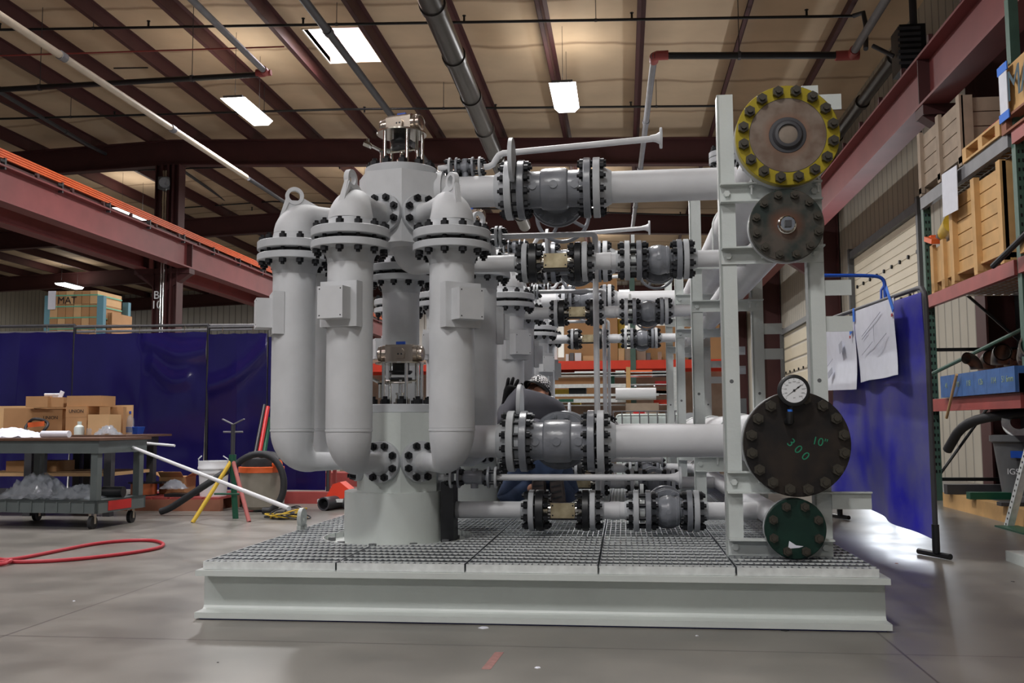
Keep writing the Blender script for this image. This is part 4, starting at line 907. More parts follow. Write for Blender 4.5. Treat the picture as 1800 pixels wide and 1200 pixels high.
for i in range(4):
    zz = zt-.08-i*.17; MB().bb(q0.x-.004, q1.x+.004, 13.594, 14.306, zz, zz+.02).build('band', mat('green_band', (112, 180, 150), .5) if not i else bpy.data.materials['green_band'], tp, smooth=0)
text('MAT', .15, P(118, 528, 13.585), (1, 0, 0), (0, 0, 1), 'ink', tp, 'printing', .001)
MB().bb(q0.x-.02, q0.x+.10, 13.58, 13.59, zt-.28, zt).build('label_sheet', 'paper', tp, smooth=0)
q1b = P(204, 583, 13.9); tp = thing('carton_stack', (q1.x+.3, 14.0, 1.84), 'lower brown carton stack just right of the tall banded stack', 'box stack')
for i in range(3):
    for j in range(4):
        ww = (q1b.x-q1.x-.06)/3; zz = 1.845+j*.175; MB().bb(q1.x+.05+ww*i, q1.x+.05+ww*(i+1)-.006, 13.8, 14.4, zz, zz+.172).build('carton', 'card', tp, smooth=0)
rnd = random.Random(3)
tp = thing('wrapped_bundle', P(48, 583, 13.6), 'white plastic wrapped bundle on the rack at the far left', 'bundle')
b = MB(); q = P(48, 583, 13.6); 
for k in range(14): b.lathe((q.x+rnd.uniform(-.26, .26), 13.9+rnd.uniform(-.15, .15), 1.84), (rnd.uniform(-.2, .2), 0, 1), [(0, .16), (.1, .19), (.2, .15), (.28, .03)], 9, rnd.uniform(0, 3))
b.build('film', 'paper', tp); MB().bb(q.x-.3, q.x+.33, 13.7, 14.3, 1.845, 2.0).build('carton', 'card2', tp, smooth=0); MB().bb(q.x+.0, q.x+.45, 13.8, 14.2, 1.845, 2.25).build('carton', 'card', tp, smooth=0)
# ---- tool cart
ct = thing('service_cart', (-4.2, 7.3, 0), 'grey two-shelf service cart with a red patch on its tray, far left', 'cart')
Ra = Matrix.Rotation(-.12, 3, 'Z'); A = Vector((-4.17, 7.28, 0)); WLOC[ct.name] = Vector((-4.2, 7.3, 0))
cw, cd = 1.05, .62
def cb(mb, x0, x1, y0, y1, z0, z1): 
    vs = [A+Ra @ Vector((x, y, z)) for x in (x0, x1) for y in (y0, y1) for z in (z0, z1)]
    return mb.add(vs, [(0, 1, 3, 2), (4, 6, 7, 5), (0, 4, 5, 1), (2, 3, 7, 6), (0, 2, 6, 4), (1, 5, 7, 3)])
b = cb(MB(), -cw-.02, .02, -.02, cd, .205, .225)
for a in ((-cw-.02, .02, -.02, .0), (-cw-.02, .02, cd-.02, cd), (0, .02, -.02, cd), (-cw-.02, -cw, -.02, cd)): cb(b, *a, .125, .225)
b.build('lower_tray', 'teal', ct, smooth=0)
for k in range(8): b = cb(MB(), -cw+.1+.12*k, -cw+.115+.12*k, -.028, -.02, .135, .215); b.build('tray_rib', 'teal', ct, smooth=0)
cb(MB(), .0205, .024, .12, .42, .14, .215).build('red_patch', 'redp', ct, smooth=0)
for x, y in ((-.06, .0), (-.06, cd-.07), (-cw, 0), (-cw, cd-.07)): cb(MB(), x, x+.06, y, y+.06, .205, .66).build('leg', 'teal', ct, smooth=0)
b = cb(MB(), -cw-.02, .02, -.02, cd, .60, .70); b.build('upper_shelf', 'teal', ct, smooth=0)
for x, y in ((-.06, .04), (-.06, cd-.08), (-cw+.06, .04), (-cw+.06, cd-.08)):
    o = A+Ra @ Vector((x, y, 0)); b = MB(); b.cyl(o+Vector((-.016, 0, .052)), o+Vector((.016, 0, .052)), .052, seg=20); w2 = b.build('caster', 'rubber', ct)
    b = MB(); b.box(o+Vector((-.022, 0, .085)), (.005, .03, .09)); b.box(o+Vector((.022, 0, .085)), (.005, .03, .09)); b.box(o+Vector((0, .0, .128)), (.06, .06, .01)); b.build('fork', 'steel', w2, smooth=0)
cb(MB(), -cw-.1, .05, -.05, cd+.02, .702, .722).build('plank', 'plank', ct, smooth=0)
def film(name, c, sc, label, m='clear', seed=1):
    r = random.Random(seed); b = MB(); n = 15; vs = []; fs = []
    for j in range(2):
        for i in range(n):
            for k in range(n):
                x = (i/(n-1)-.5); y = (k/(n-1)-.5)
                z = (1-4*x*x)*(1-4*y*y)*.8+r.uniform(-.16, .16)*(.3+(abs(x) < .45))
                vs.append(Vector(c)+Vector((x*sc[0]+r.uniform(-.01, .01), y*sc[1], max(.002, z)*sc[2]-(j*.003))))
    for i in range(n-1):
        for k in range(n-1):
            a = i*n+k; fs.append((a, a+n, a+n+1, a+1)); fs.append((n*n+a, n*n+a+1, n*n+a+n+1, n*n+a+n))
    b.add(vs, fs); return obj1(name, b, m, label, 'plastic film', smooth=.5)
o = A+Ra @ Vector((-.75, .25, .227)); film('plastic_bag', o, (.55, .4, .22), 'crumpled clear plastic bags lying in the cart lower tray', seed=5)
o = A+Ra @ Vector((-.32, .25, .227)); film('plastic_bag', o, (.36, .35, .12), 'small heap of clear bags at the right of the cart tray', seed=6)
o = A+Ra @ Vector((-.10, .35, .227)); obj1('paint_can', MB().cyl(o+Vector((-.09, 0, .045)), o+Vector((.09, 0, .045)), .045), 'black', 'black round canister lying in the cart tray by the corner leg', 'canister')
# ---- wooden back table
t = thing('work_table', (-5.2, 8.45, 0), 'dark steel work table standing behind the service cart', 'table')
ya, yb2 = 8.3, 9.2; xa = P(-60, 800, 8.3).x; xb = -4.62
MB().bb(xa, xb+.13, ya, yb2, .715, .735).build('table_top', 'plank', t, smooth=0); MB().bb(xa, xb, ya+.02, yb2-.02, .62, .715).build('apron', 'dark_pipe', t, smooth=0)
for x in (xb-.05, xa+.6, (xa+xb)/2):
    for y in (ya+.02, yb2-.09): MB().bb(x-.035, x+.035, y, y+.07, 0, .62).build('leg', 'dark_pipe', t, smooth=0)
MB().bb(xa, xb-.05, ya+.05, yb2-.05, .36, .39).build('lower_shelf', 'card2', t, smooth=0); MB().bb(xa, xb, ya+.03, ya+.07, .18, .25).build('brace', 'dark_pipe', t, smooth=0)
def box(px0, py0, px1, py1, Y, d, m, label, name='cardboard_box', flaps=0, txt=None, z0=None, rz=0., cat='cardboard box', grp=None):
    a = P(px0, py1, Y); c = P(px1, py0, Y); zb_ = a.z if z0 is None else z0
    cx, w2, h = (a.x+c.x)/2, abs(c.x-a.x), c.z-zb_; tt = thing(name, (cx, Y+d/2, zb_), label, cat, grp)
    MB().box((cx, Y+d/2, zb_+h/2), (w2, d, h), rz=rz).build('carton' if cat != 'crate' else 'crate', m, tt, smooth=0)
    if flaps:
        for s in (-1, 1): b = MB(); b.box((cx+s*(w2/2+.04), Y+d/2, zb_+h+.02), (.10, d*.9, .004), ry=-s*.5); b.build('flap', m, tt, smooth=0)
        b = MB(); b.box((cx, Y-.03, zb_+h+.025), (w2*.9, .09, .004), rx=-.7); b.build('flap', m, tt, smooth=0)
    if txt: text(txt[0], txt[1], (cx+txt[2], Y-.002, zb_+h*txt[3]), (1, 0, 0), (0, 0, 1), 'ink', tt, 'printing', .0008)
    return tt
ztab = .736
xx = P(0, 700, 8.95); bd = MB(); q0, q1 = P(-20, 712, 9.0), P(234, 712, 9.0); bd.box(((q0.x+q1.x)/2, 9.0, (ztab+P(200, 712, 9).z)/2), (q1.x-q0.x, .02, P(200, 712, 9).z-ztab)); obj1('plywood_board', bd, 'card2', 'pale plywood board standing at the back of the work table', 'board', smooth=0)
box(6, 717, 60, 740, 8.75, .2, 'card', 'low brown carton behind the black coil, left end of the work table', z0=ztab)
box(44, 718, 110, 752, 8.7, .25, 'card', 'lower left brown UNION carton on the work table', z0=ztab, txt=('UNION', .045, .07, .65))
zb3 = ztab+.19
box(45, 696, 84, 715, 8.62, .25, 'card', 'open brown carton on top of the left cartons, work table', z0=P(60, 716, 8.7).z, flaps=0)
box(81, 698, 112, 716, 8.66, .2, 'card', 'open carton with white papers poking out, work table', z0=P(60, 716, 8.7).z, flaps=0)
b = MB(); q = P(92, 696, 8.7); b.box(q, (.14, .02, .05), rx=.4, rz=.3); b.box(q+Vector((.08, 0, -.01)), (.04, .01, .12), ry=.4); obj1('loose_paper', b, 'paper', 'white papers sticking up out of the open carton', 'paper', smooth=0)
box(115, 714, 153, 745, 8.6, .22, 'card', 'upper right UNION carton stacked on another, work table', txt=('UNION', .045, -.0, .55), z0=P(116, 733, 8.6).z)
box(115, 733, 153, 752, 8.6, .22, 'card', 'bottom right carton under the UNION carton, work table', z0=ztab)
box(117, 695, 178, 714, 8.62, .26, 'card', 'topmost open brown carton on the work table', z0=P(116, 714, 8.6).z)
box(154, 728, 192, 752, 8.55, .22, 'card2', 'open light carton beside the UNION cartons', z0=ztab)
box(193, 715, 217, 752, 8.85, .06, 'card', 'upright dark carton leaning on the plywood board', z0=ztab, txt=('UNION', .03, 0, .3))
t = thing('wire_coil', P(65, 752, 8.4), 'upright black wire coil with an orange label on the work table', 'coil'); c = P(65, 735, 8.42); c.z = ztab+.082
MB().sweep([c+Vector((math.cos(a)*.105, .02*math.sin(3*a), math.sin(a)*.068)) for a in (2*PI*k/36 for k in range(36))], .014, 8, closed=True).build('coil', 'rubber', t); MB().box(c+Vector((0, -.01, .018)), (.16, .01, .045), ry=-.08).build('band_label', 'orange', t)
for (px, w2, h2, m, lab, nm_) in ((140, .05, .10, 'tote', 'pale green squeeze bottle on the work table', 'squeeze_bottle'), (163, .055, .085, 'clear', 'clear round plastic jar on the work table', 'plastic_jar'), (229, .036, .20, 'clear', 'clear water bottle with blue cap at the table end', 'water_bottle')):
    yy = 9.0 if px > 200 else 8.6; q = P(px, 752, yy); t = thing(nm_, (q.x, yy, ztab), lab, 'bottle'); MB().lathe((q.x, yy, ztab), (0, 0, 1), [(0, w2*.95), (h2*.55, w2), (h2*.75, w2*.9), (h2*.95, w2*.35), (h2, w2*.35)], 20).build('bottle', m, t); MB().cyl((q.x, yy, ztab+h2), (q.x, yy, ztab+h2+.025), w2*.42, seg=14).build('cap', 'blueknob' if 'blue' in lab else m, t)
q = P(185, 752, 8.45); film('bubble_wrap', (q.x, 8.5, ztab), (.2, .18, .10), 'crumpled clear wrap between the jar and the upright carton', seed=8)
q = P(30, 755, 7.7); film('plastic_sheet', (q.x-.1, 7.75, .724), (.62, .3, .09), 'folded white plastic sheeting on the cart top, far left', m='paper', seed=9)
q = P(110, 760, 7.6); obj1('paper_roll', MB().cyl((q.x-.15, 7.55, .752), (q.x+.12, 7.5, .752), .028, seg=16), 'paper', 'white paper roll with a black band on the cart top', 'roll')
q = P(230, 772, 8.1); b = MB().lathe(Vector((P(250, 775, 9.05).x-.08, 9.05, ztab)), (0, 0, 1), [(0, .08), (.07, .10), (.072, .09)], 4, PI/4); obj1('parts_bin', b, 'blueknob', 'small blue plastic bin at the right end of the work table', 'bin', smooth=0)
b = MB().cyl((xb+.0, 8.7, .60), (xb+.0, 8.72, .0), .02, seg=8); 
# cardboard under the table
box(10, 810, 100, 833, 8.6, .3, 'card', 'brown flat carton on the lower shelf of the work table', z0=.391)
# ---- pipe stand
q = P(410, 905, 8.15); S0 = Vector((P(407, 905, 8.2).x, 8.2, 0))
t = thing('pipe_stand', S0, 'V-head pipe stand with one yellow and one worn red leg', 'pipe stand')
zt = P(405, 745, 8.2).z
MB().cyl(S0+Vector((.03, .02, 0)), S0+Vector((.0, 0, .46)), .026, seg=14).build('leg', 'green', t); MB().cyl(S0+Vector((0, 0, .30)), S0+Vector((0, 0, zt)), .019, seg=14).build('post', 'dark_pipe', t)
a1 = P(352, 914, 8.0); a2 = P(442, 911, 8.0)
MB().box((0, 0, 0), (0, 0, 0)); 
MB().cyl(Vector((a1.x, 7.85, .0)), S0+Vector((-.01, -.01, .50)), .018, seg=10).build('leg', 'yellow', t); MB().cyl(Vector((a2.x, 7.95, .0)), S0+Vector((.01, -.01, .50)), .018, seg=10).build('leg', 'pinkred', t)
MB().cyl(S0+Vector((0, 0, .46)), S0+Vector((0, 0, .56)), .032, seg=14).build('collar', 'green', t); MB().cyl(S0+Vector((-.14, -.05, .22)), S0+Vector((.12, -.05, .22)), .009, seg=8).build('brace', 'green', t)
b = MB()
for s in (-1, 1): b.box(S0+Vector((s*.05, 0, zt+.02)), (.11, .035, .008), ry=-s*.45)
b.build('v_head', 'grey_pipe', t, smooth=0); MB().cyl(S0+Vector((-.09, -.0, zt-.07)), S0+Vector((.09, 0, zt-.07)), .008, seg=8).build('tightening_bar', 'grey_pipe', t)
b = MB(); e0 = P(200, 773, 8.15); e1 = Vector((-1.90, 5.35, .345)); b.cyl(e0, e1, .013, seg=10); obj1('white_tube', b, 'white', 'long white tube sloping from the table down to the skid eye', 'tube')
b = MB(); e0 = Vector((-4.75, 8.45, .69)); e1 = P(307, 783, 8.3); b.cyl(e0, e1, .012, seg=10); obj1('white_tube', b, 'white', 'short white tube jutting from the right side of the table', 'tube')
# ---- pallet with goods
t = thing('red_pallet', (-4.7, 9.2, 0), 'low dark red wooden pallet on the floor behind the stand', 'pallet'); pa = P(206, 900, 8.9).x; pb = P(386, 900, 8.9).x
for k in range(6): MB().bb(pa+(pb-pa)*k/6+.01, pa+(pb-pa)*(k+1)/6-.01, 8.9, 9.8, .11, .13).build('deck_board', 'rack_red', t, smooth=0)
for y in (8.9, 9.3, 9.7): MB().bb(pa, pb, y, y+.08, 0, .11).build('runner', 'wood3', t, smooth=0)
q = P(248, 880, 9.1); t = thing('copper_spool', (q.x, 9.15, .131), 'black spool wound with copper wire on the red pallet', 'wire spool')
MB().cyl((q.x, 9.15, .14), (q.x, 9.15, .25), .125, seg=32).build('wire', 'copper', t)
for z in (.131, .25): MB().cyl((q.x, 9.15, z), (q.x, 9.15, z+.01), .15, seg=32).build('flange', 'black', t)
box(248, 850, 285, 866, 9.1, .2, 'black', 'dark flat case on top of the copper spool', name='tool_case', z0=.262, cat='case')
box(279, 838, 325, 880, 9.3, .25, 'card', 'open brown carton on the red pallet beside the bucket', z0=.131, flaps=1)
q = P(305, 872, 9.1); film('plastic_bag', (q.x, 9.1, .2), (.25, .12, .10), 'clear bag bulging in front of the pallet carton', seed=12)
box(288, 868, 335, 884, 8.95, .2, 'black', 'black tool box on the red pallet', name='tool_box', z0=.131, cat='tool box')
q = P(363, 885, 8.95); t = thing('bucket', (q.x, 9.1, .131), 'white plastic bucket with raised handles on the red pallet', 'bucket')
MB().lathe((q.x, 9.1, .131), (0, 0, 1), [(0, .125), (.22, .14), (.221, .15), (.24, .15), (.241, .142), (.262, .142), (.263, .152), (.28, .152), (.29, .146), (.34, .148), (.34, .138), (.2, .13)], 32).build('pail', 'white', t)
b = MB()
for s in (-1, 1): b.sweep([(q.x+s*.15, 9.1, .45), (q.x+s*.15, 9.08, .49), (q.x+s*.11, 9.06, .52)], .006, 6)
b.build('handle', 'white', t)
# ---- shop vacuum
q = P(455, 900, 8.9); V0 = Vector((q.x, 8.95, 0))
t = thing('shop_vacuum', V0, 'grey drum shop vacuum with an orange rim and big black hose', 'vacuum cleaner')
MB().lathe(V0+Vector((0, 0, .02)), (0, 0, 1), [(0, .13), (.03, .17), (.30, .20), (.36, .205)], 36).build('drum', 'greyplastic' if False else mat('vac_drum', (150, 144, 132), .5, vary=.1), t)
MB().lathe(V0+Vector((0, 0, .37)), (0, 0, 1), [(0, .215), (.05, .215), (.055, .20)], 36).build('rim', 'orange', t); MB().lathe(V0+Vector((0, 0, .42)), (0, 0, 1), [(0, .19), (.08, .18), (.14, .12), (.15, .05)], 36).build('motor_head', 'rubber', t)
MB().cyl(V0+Vector((.17, -.1, .44)), V0+Vector((.23, -.14, .46)), .035, seg=14).build('inlet', 'orange', t)
MB().box(V0+Vector((.03, -.15, .535)), (.09, .02, .03), rx=-.6).build('sticker', 'yellow', t)
pts = [P(x, y, 8.45 if x < 400 else 8.6) for x, y in ((282, 905), (300, 893), (340, 866), (380, 840), (410, 820), (432, 803), (455, 796), (478, 802), (493, 820), (500, 845), (497, 872), (483, 893), (462, 905))]
def smooth_path(pts, it=2):
    for _ in range(it):
        o = [pts[0]]
        for a, c in zip(pts, pts[1:]): o += [a*.75+c*.25, a*.25+c*.75]
        pts = o+[pts[-1]]
    return pts
pts[0].z = max(pts[0].z, .035); pts = smooth_path(pts); 
for p_ in pts: p_.z = max(p_.z, .035)
obj1('vacuum_hose', MB().sweep(pts, .031, 14), 'rubber', 'thick dark grey hose looping round the shop vacuum', 'hose')
t = thing('electric_cable', P(500, 903, 8.2), 'heap of yellow and black cable on the floor by the vacuum', 'cable'); c = P(505, 903, 8.2); c.z = 0
r = random.Random(4)
for m, n in (('yellow', 5), ('rubber', 9)):
    b = MB()
    for k in range(n):
        ra, rb, ph = r.uniform(.06, .17), r.uniform(.05, .11), r.uniform(0, 6); cx, cy = r.uniform(-.07, .07), r.uniform(-.05, .05); h = r.uniform(.012, .10)
        b.sweep([c+Vector((cx+ra*math.cos(a), cy+rb*math.sin(a), .008+h*(.5+.5*math.sin(a+ph)))) for a in (2*PI*q_/24 for q_ in range(24))], .006, 6, closed=True)
    b.build('cable_loop', m, t)
# leaning poles by the screen edge
for k, (xa_, ya_, xb_, yb_, m, l) in enumerate(((448, 800, 465, 712, 'black', 'black pole leaning on the blue screen by the tower'), (456, 798, 471, 715, 'redp', 'red pole leaning on the blue screen by the tower'), (464, 800, 474, 735, 'green', 'teal pole leaning on the blue screen by the tower'))):
    a = P(xa_, ya_, 9.6); c = P(xb_, yb_, 9.95); d = (a-c).normalized(); a = a+d*((a.z)/(-d.z)) if d.z < 0 else a
    obj1('leaning_pole', MB().cyl(a, c, .022, seg=10), m, l, 'pole')
# big pallet jack and tubes past the screens
q = P(590, 893, 9.2); t = thing('pallet_jack', (q.x, 9.25, 0), 'orange pallet jack half hidden behind the tower drum', 'pallet jack')
b = MB(); b.prism([(q.x-.11, 9.2, .10), (q.x+.13, 9.2, .10), (q.x+.13, 9.2, .19), (q.x+.04, 9.2, .26), (q.x-.03, 9.2, .24)], (0, .2, 0)); b.build('pump_housing', 'rack_orange', t, smooth=0)
b = MB(); b.bb(q.x-.16, q.x+.2, 9.12, 9.17, .07, .10); b.build('frame_bar', 'galv', t, smooth=0); MB().cyl((q.x-.1, 9.15, .06), (q.x-.05, 9.15, .06), .055, seg=18).build('wheel', 'rubber', t); MB().cyl((q.x+.1, 9.15, .06), (q.x+.15, 9.15, .06), .055, seg=18).build('wheel', 'rubber', t)
q = P(568, 889, 9.0); b = MB(); b.ring(q.xy.to_3d()+Vector((0, 0, .065)), (.25, 1, 0), .052, .064, .5, 24); obj1('steel_tube', b, 'dark_pipe', 'short open steel tube lying left of the orange jack', 'tube')
q0, q1 = P(500, 880, 9.8), P(600, 880, 9.8); b = MB().bb(q0.x, q1.x, 9.8, 9.9, 0, .12); obj1('steel_bar', b, 'rack_red', 'brown steel bar lying on blocks below the blue screen', 'bar', smooth=0)
for i, px in enumerate((577, 587)): q = P(px, 870, 10.6); obj1('rusty_post', MB().bb(q.x-.018, q.x+.018, 10.6, 10.64, 0, .72), 'rack_red', 'thin rusty post beyond the screens, %s of the two' % ('left', 'right')[i], 'post', smooth=0)
q = P(600, 860, 12.5); obj1('tarp_roll', MB().bb(q.x-.4, q.x+.9, 12.5, 12.9, 0, .18), 'rack_red', 'low reddish bundle on the floor beyond the screens', 'bundle', smooth=0)
b = MB(); q = P(610, 830, 16); b.bb(q.x-1.2, q.x+.9, 16, 16.1, 0, .95); obj1('wall_board', b, 'cream_wall', 'cream coloured panel standing far behind the tower foot', 'panel', smooth=0)
# ---- red air hose on the floor
pts = [PZ(x, y, .012) for x, y in ((-30, 975), (0, 984), (30, 982), (100, 968), (170, 954), (230, 949), (270, 949), (286, 954), (288, 958), (276, 964), (220, 973), (130, 983), (60, 987), (5, 987), (-30, 990))]
for p_ in pts: p_.z = .012
obj1('air_hose', MB().sweep(smooth_path(pts, 3), .0115, 10), 'hose', 'red air hose looped on the concrete floor, lower left', 'hose')
b = MB(); q = PZ(2, 990, .012); b.sweep([q+Vector((math.cos(a)*.04, math.sin(a)*.07, .004*math.sin(2*a)+.006)) for a in (2*PI*k/20 for k in range(20))], .0115, 8, closed=True); obj1('air_hose', b, 'hose', 'small knot of red hose at the left edge of the floor', 'hose')
# =================================================================== RIGHT SIDE
M['drawing'] = M['paper']
t = None
ca = Vector((P(1640, 900, 6.15).x, 6.15)); cb_ = Vector((P(1476, 900, 8.5).x, 8.5))
zt0, zt1 = P(1618, 508, 6.15).z, P(1470, 562, 8.5).z
sc = curtain('welding_screen', [ca, ca*.5+cb_*.5+Vector((-.02, 0)), cb_], lambda f: .10+.10*f, lambda f: zt0-.02+(zt1-zt0)*f, 'vinyl2', 'dusty blue welding curtain on a tube frame, right of the skid, holding two drawings', 77, amp=.035)
u2 = (cb_-ca).normalized(); A3 = lambda s, z: Vector((ca.x+u2.x*s, ca.y+u2.y*s, z)); LL = (cb_-ca).length
b = MB(); zc = zt0+.02
b.sweep([A3(-.03, .06), A3(-.03, zc-.12), A3(-.02, zc-.05), A3(.03, zc-.01), A3(.12, zc), A3(LL+.02, zt1+.02)], .016, 10); b.cyl(A3(LL+.03, .05), A3(LL+.03, zt1+.03), .016, seg=10)
b.build('tube_frame', 'dark_pipe', sc)
nn = Vector((-u2.y, u2.x, 0)); U3 = Vector((u2.x, u2.y, 0))
for s in (0, LL+.02): MB().cyl(A3(s-.12, .02)-nn*.05, A3(s+.14, .02)+nn*.05, .018, seg=10).build('foot', 'black', sc); MB().cyl(A3(s-.03, .03), A3(s-.03, .2), .022, seg=10).build('socket', 'black', sc)
many(sc, 'curtain_tie', 'steel', MB().sweep([(0, math.cos(q)*.012, math.sin(q)*.03) for q in (0, 1.5, 3, 4.6)], .003, 5), [A3(.2+.4*k, zt0+(zt1-zt0)*(.2+.4*k)/LL) for k in range(6)])
def sheet(px0, px1, zt_, zb_, label, seed):
    "paper pinned on the camera side of the curtain, px0 < px1 in the photo"
    def s_of(px):
        lo, hi = -.5, LL+.5
        for _ in range(40):
            m = (lo+hi)/2; p = A3(m, 1.2); q = 1097+p.x/p.y*1690*1.0
            d = (p-Vector((0, 0, CAMZ))); pxm = 900+FPX*d.dot(_r)/d.dot(_f)
            if pxm > px: lo = m
            else: hi = m
        return m
    s0, s1 = s_of(px1), s_of(px0); vs = []; fs = []; n = 14; k = 14; r = random.Random(seed)
    for j in range(2):
        for i in range(n+1):
            for q in range(k+1):
                f = q/k; s = s0+(s1-s0)*i/n
                p = A3(s, zt_(s)+(zb_(s)-zt_(s))*f)+nn*(.085+.012*math.sin(i*.7+seed)*f+.01*math.sin(f*4+seed)+.0012*j); vs.append(p)
    st = (n+1)*(k+1)
    for i in range(n):
        for q in range(k): a = i*(k+1)+q; c = a+k+1; fs.append((a, c, c+1, a+1)); fs.append((st+a, st+a+1, st+c+1, st+c))
    t = thing('paper_drawing', A3((s0+s1)/2, zt_(s0)), label, 'drawing'); mb = MB(); mb.add(vs, fs); mb.build('sheet', 'paper', t, smooth=2.)
    return t, s0, s1
zat = lambda px, py: None
def zs(px, py):
    lo, hi = -.5, LL+.5
    for _ in range(40):
        m = (lo+hi)/2; d = A3(m, 1.2)-Vector((0, 0, CAMZ)); 
        if 900+FPX*d.dot(_r)/d.dot(_f) > px: lo = m
        else: hi = m
    return m, P(px, py, A3(m, 1).y).z
def lin2(a, c): return lambda s: a[1]+(c[1]-a[1])*(s-a[0])/(c[0]-a[0])
t1, s0, s1 = sheet(1528, 1602, lin2(zs(1602, 522), zs(1528, 547)), lin2(zs(1597, 659), zs(1533, 671)), 'nearer white drawing sheet taped to the blue curtain', 1)
t2, s2, s3 = sheet(1468, 1527, lin2(zs(1527, 560), zs(1468, 585)), lin2(zs(1527, 684), zs(1468, 686)), 'farther white drawing sheet taped to the blue curtain', 2)
def ontape(px, py, w_, h_, rx, t, m='tape'):
    s, z = zs(px, py); c = A3(s, z)+nn*.103; b = MB()
    e = [U3*x*w_+Vector((0, 0, 1))*y*h_ for x, y in ((-.5, -.5), (.5, -.5), (.5, .5), (-.5, .5))]
    R_ = Matrix.Rotation(rx, 3, nn); b.prism([c+R_ @ v for v in e], nn*.002); b.build('tape' if m == 'tape' else 'drawn_lines', m, t, smooth=0)
ontape(1597, 524, .22, .04, -.9, t1); ontape(1529, 553, .05, .10, 0, t1); ontape(1522, 572, .07, .13, .3, t2); ontape(1465, 592, .06, .04, 0, t2)
M['sketch'] = mat('faint_pencil', (176, 178, 190), .8)
for px, py, w_, h_, tt in ((1560, 570, .5, .004, t1), (1575, 600, .35, .004, t1), (1552, 612, .3, .004, t1), (1565, 585, .004, .12, t1), (1548, 590, .15, .004, t1), (1482, 655, .16, .05, t2), (1503, 610, .10, .08, t2), (1480, 640, .3, .003, t2)): ontape(px, py, w_, h_, .25 if w_ > h_ else 0, tt, 'sketch')
for px, py, tt in ((1600, 553, t1), (1521, 592, t2)): ontape(px, py, .03, .02, 0, tt, 'hose')
# blue bent tube standing behind the curtain
b = MB(); xx = P(1553, 500, 9.3)
b.sweep(smooth_path([P(1440, 484, 9.3), P(1535, 484, 9.3), P(1553, 489, 9.3), P(1556, 505, 9.3), Vector((P(1556, 530, 9.3).x, 9.3, 0))]), .017, 10); b.sweep([P(1549, 540, 9.3), P(1549, 510, 9.3), P(1555, 500, 9.3)], .012, 8)
obj1('bent_tube', b, 'blueknob', 'blue bent tube hook standing up behind the dusty blue curtain', 'tube')
# ---- pallet rack
rx0, rx1 = 3.2, 4.22; RYs = (5.5, 8.12, 10.55)
rk = thing('pallet_rack', (rx0, 8.0, 0), 'tall pallet rack with green uprights and red beams along the right wall', 'pallet rack')
for y in RYs:
    for x in (rx0+.035, rx1-.035):
        up = MB().bb(x-.038, x+.038, y-.04, y+.04, 0, 4.3 if y < 10 else 3.6).build('upright', 'rack_green', rk, smooth=0)
        if x < 3.5 and y > 6: many(up, 'slot', 'black', MB().box((0, 0, 0), (.014, .003, .03)), [(x+s*.016, y-.0405, .3+.075*k) for k in range(46) for s in (-1, 1)][:90])
    bm3 = 'rack_green' if y < 8 else 'black'
    for z in (.2, 1.55, 2.55, 3.45): MB().bb(rx0, rx1, y-.02, y+.02, z, z+.035).build('strut', bm3, rk, smooth=0)
    MB().cyl((rx0+.05, y, .25), (rx1-.05, y, 1.5), .016, seg=6).build('strut', bm3, rk); MB().cyl((rx1-.05, y, 1.6), (rx0+.05, y, 2.5), .016, seg=6).build('strut', bm3, rk)
for (y0, y1) in ((RYs[0], RYs[1]), (RYs[1], RYs[2])):
    for z, m in ((.92, 'rack_red'), (2.0, 'rack_red'), (3.06, 'grey_pipe' if y0 > 7 else 'rack_red')):
        for x in (rx0-.03, rx1-.02): MB().bb(x, x+.05, y0+.04, y1-.04, z, z+.125).build('beam', m, rk, smooth=0)
        b = MB(); n = 22
        for k in range(n): yk = y0+.1+(y1-y0-.2)*k/(n-1); b.bb(rx0, rx1, yk-.004, yk+.004, z+.118, z+.126)
        for k in range(12): xk = rx0+.02+(rx1-rx0-.04)*k/11; b.bb(xk-.004, xk+.004, y0+.05, y1-.05, z+.122, z+.13)
        b.build('wire_deck', 'galv', rk, smooth=0)
MB().bb(rx0-.036, rx0-.03, 7.62, 7.82, .95, 1.03).build('load_label', 'yellow', rk, smooth=0); MB().bb(rx0-.036, rx0-.03, 7.6, 7.85, 2.03, 2.10).build('load_label', 'card2', rk, smooth=0)
ZL = (1.05, 2.13, 3.19)
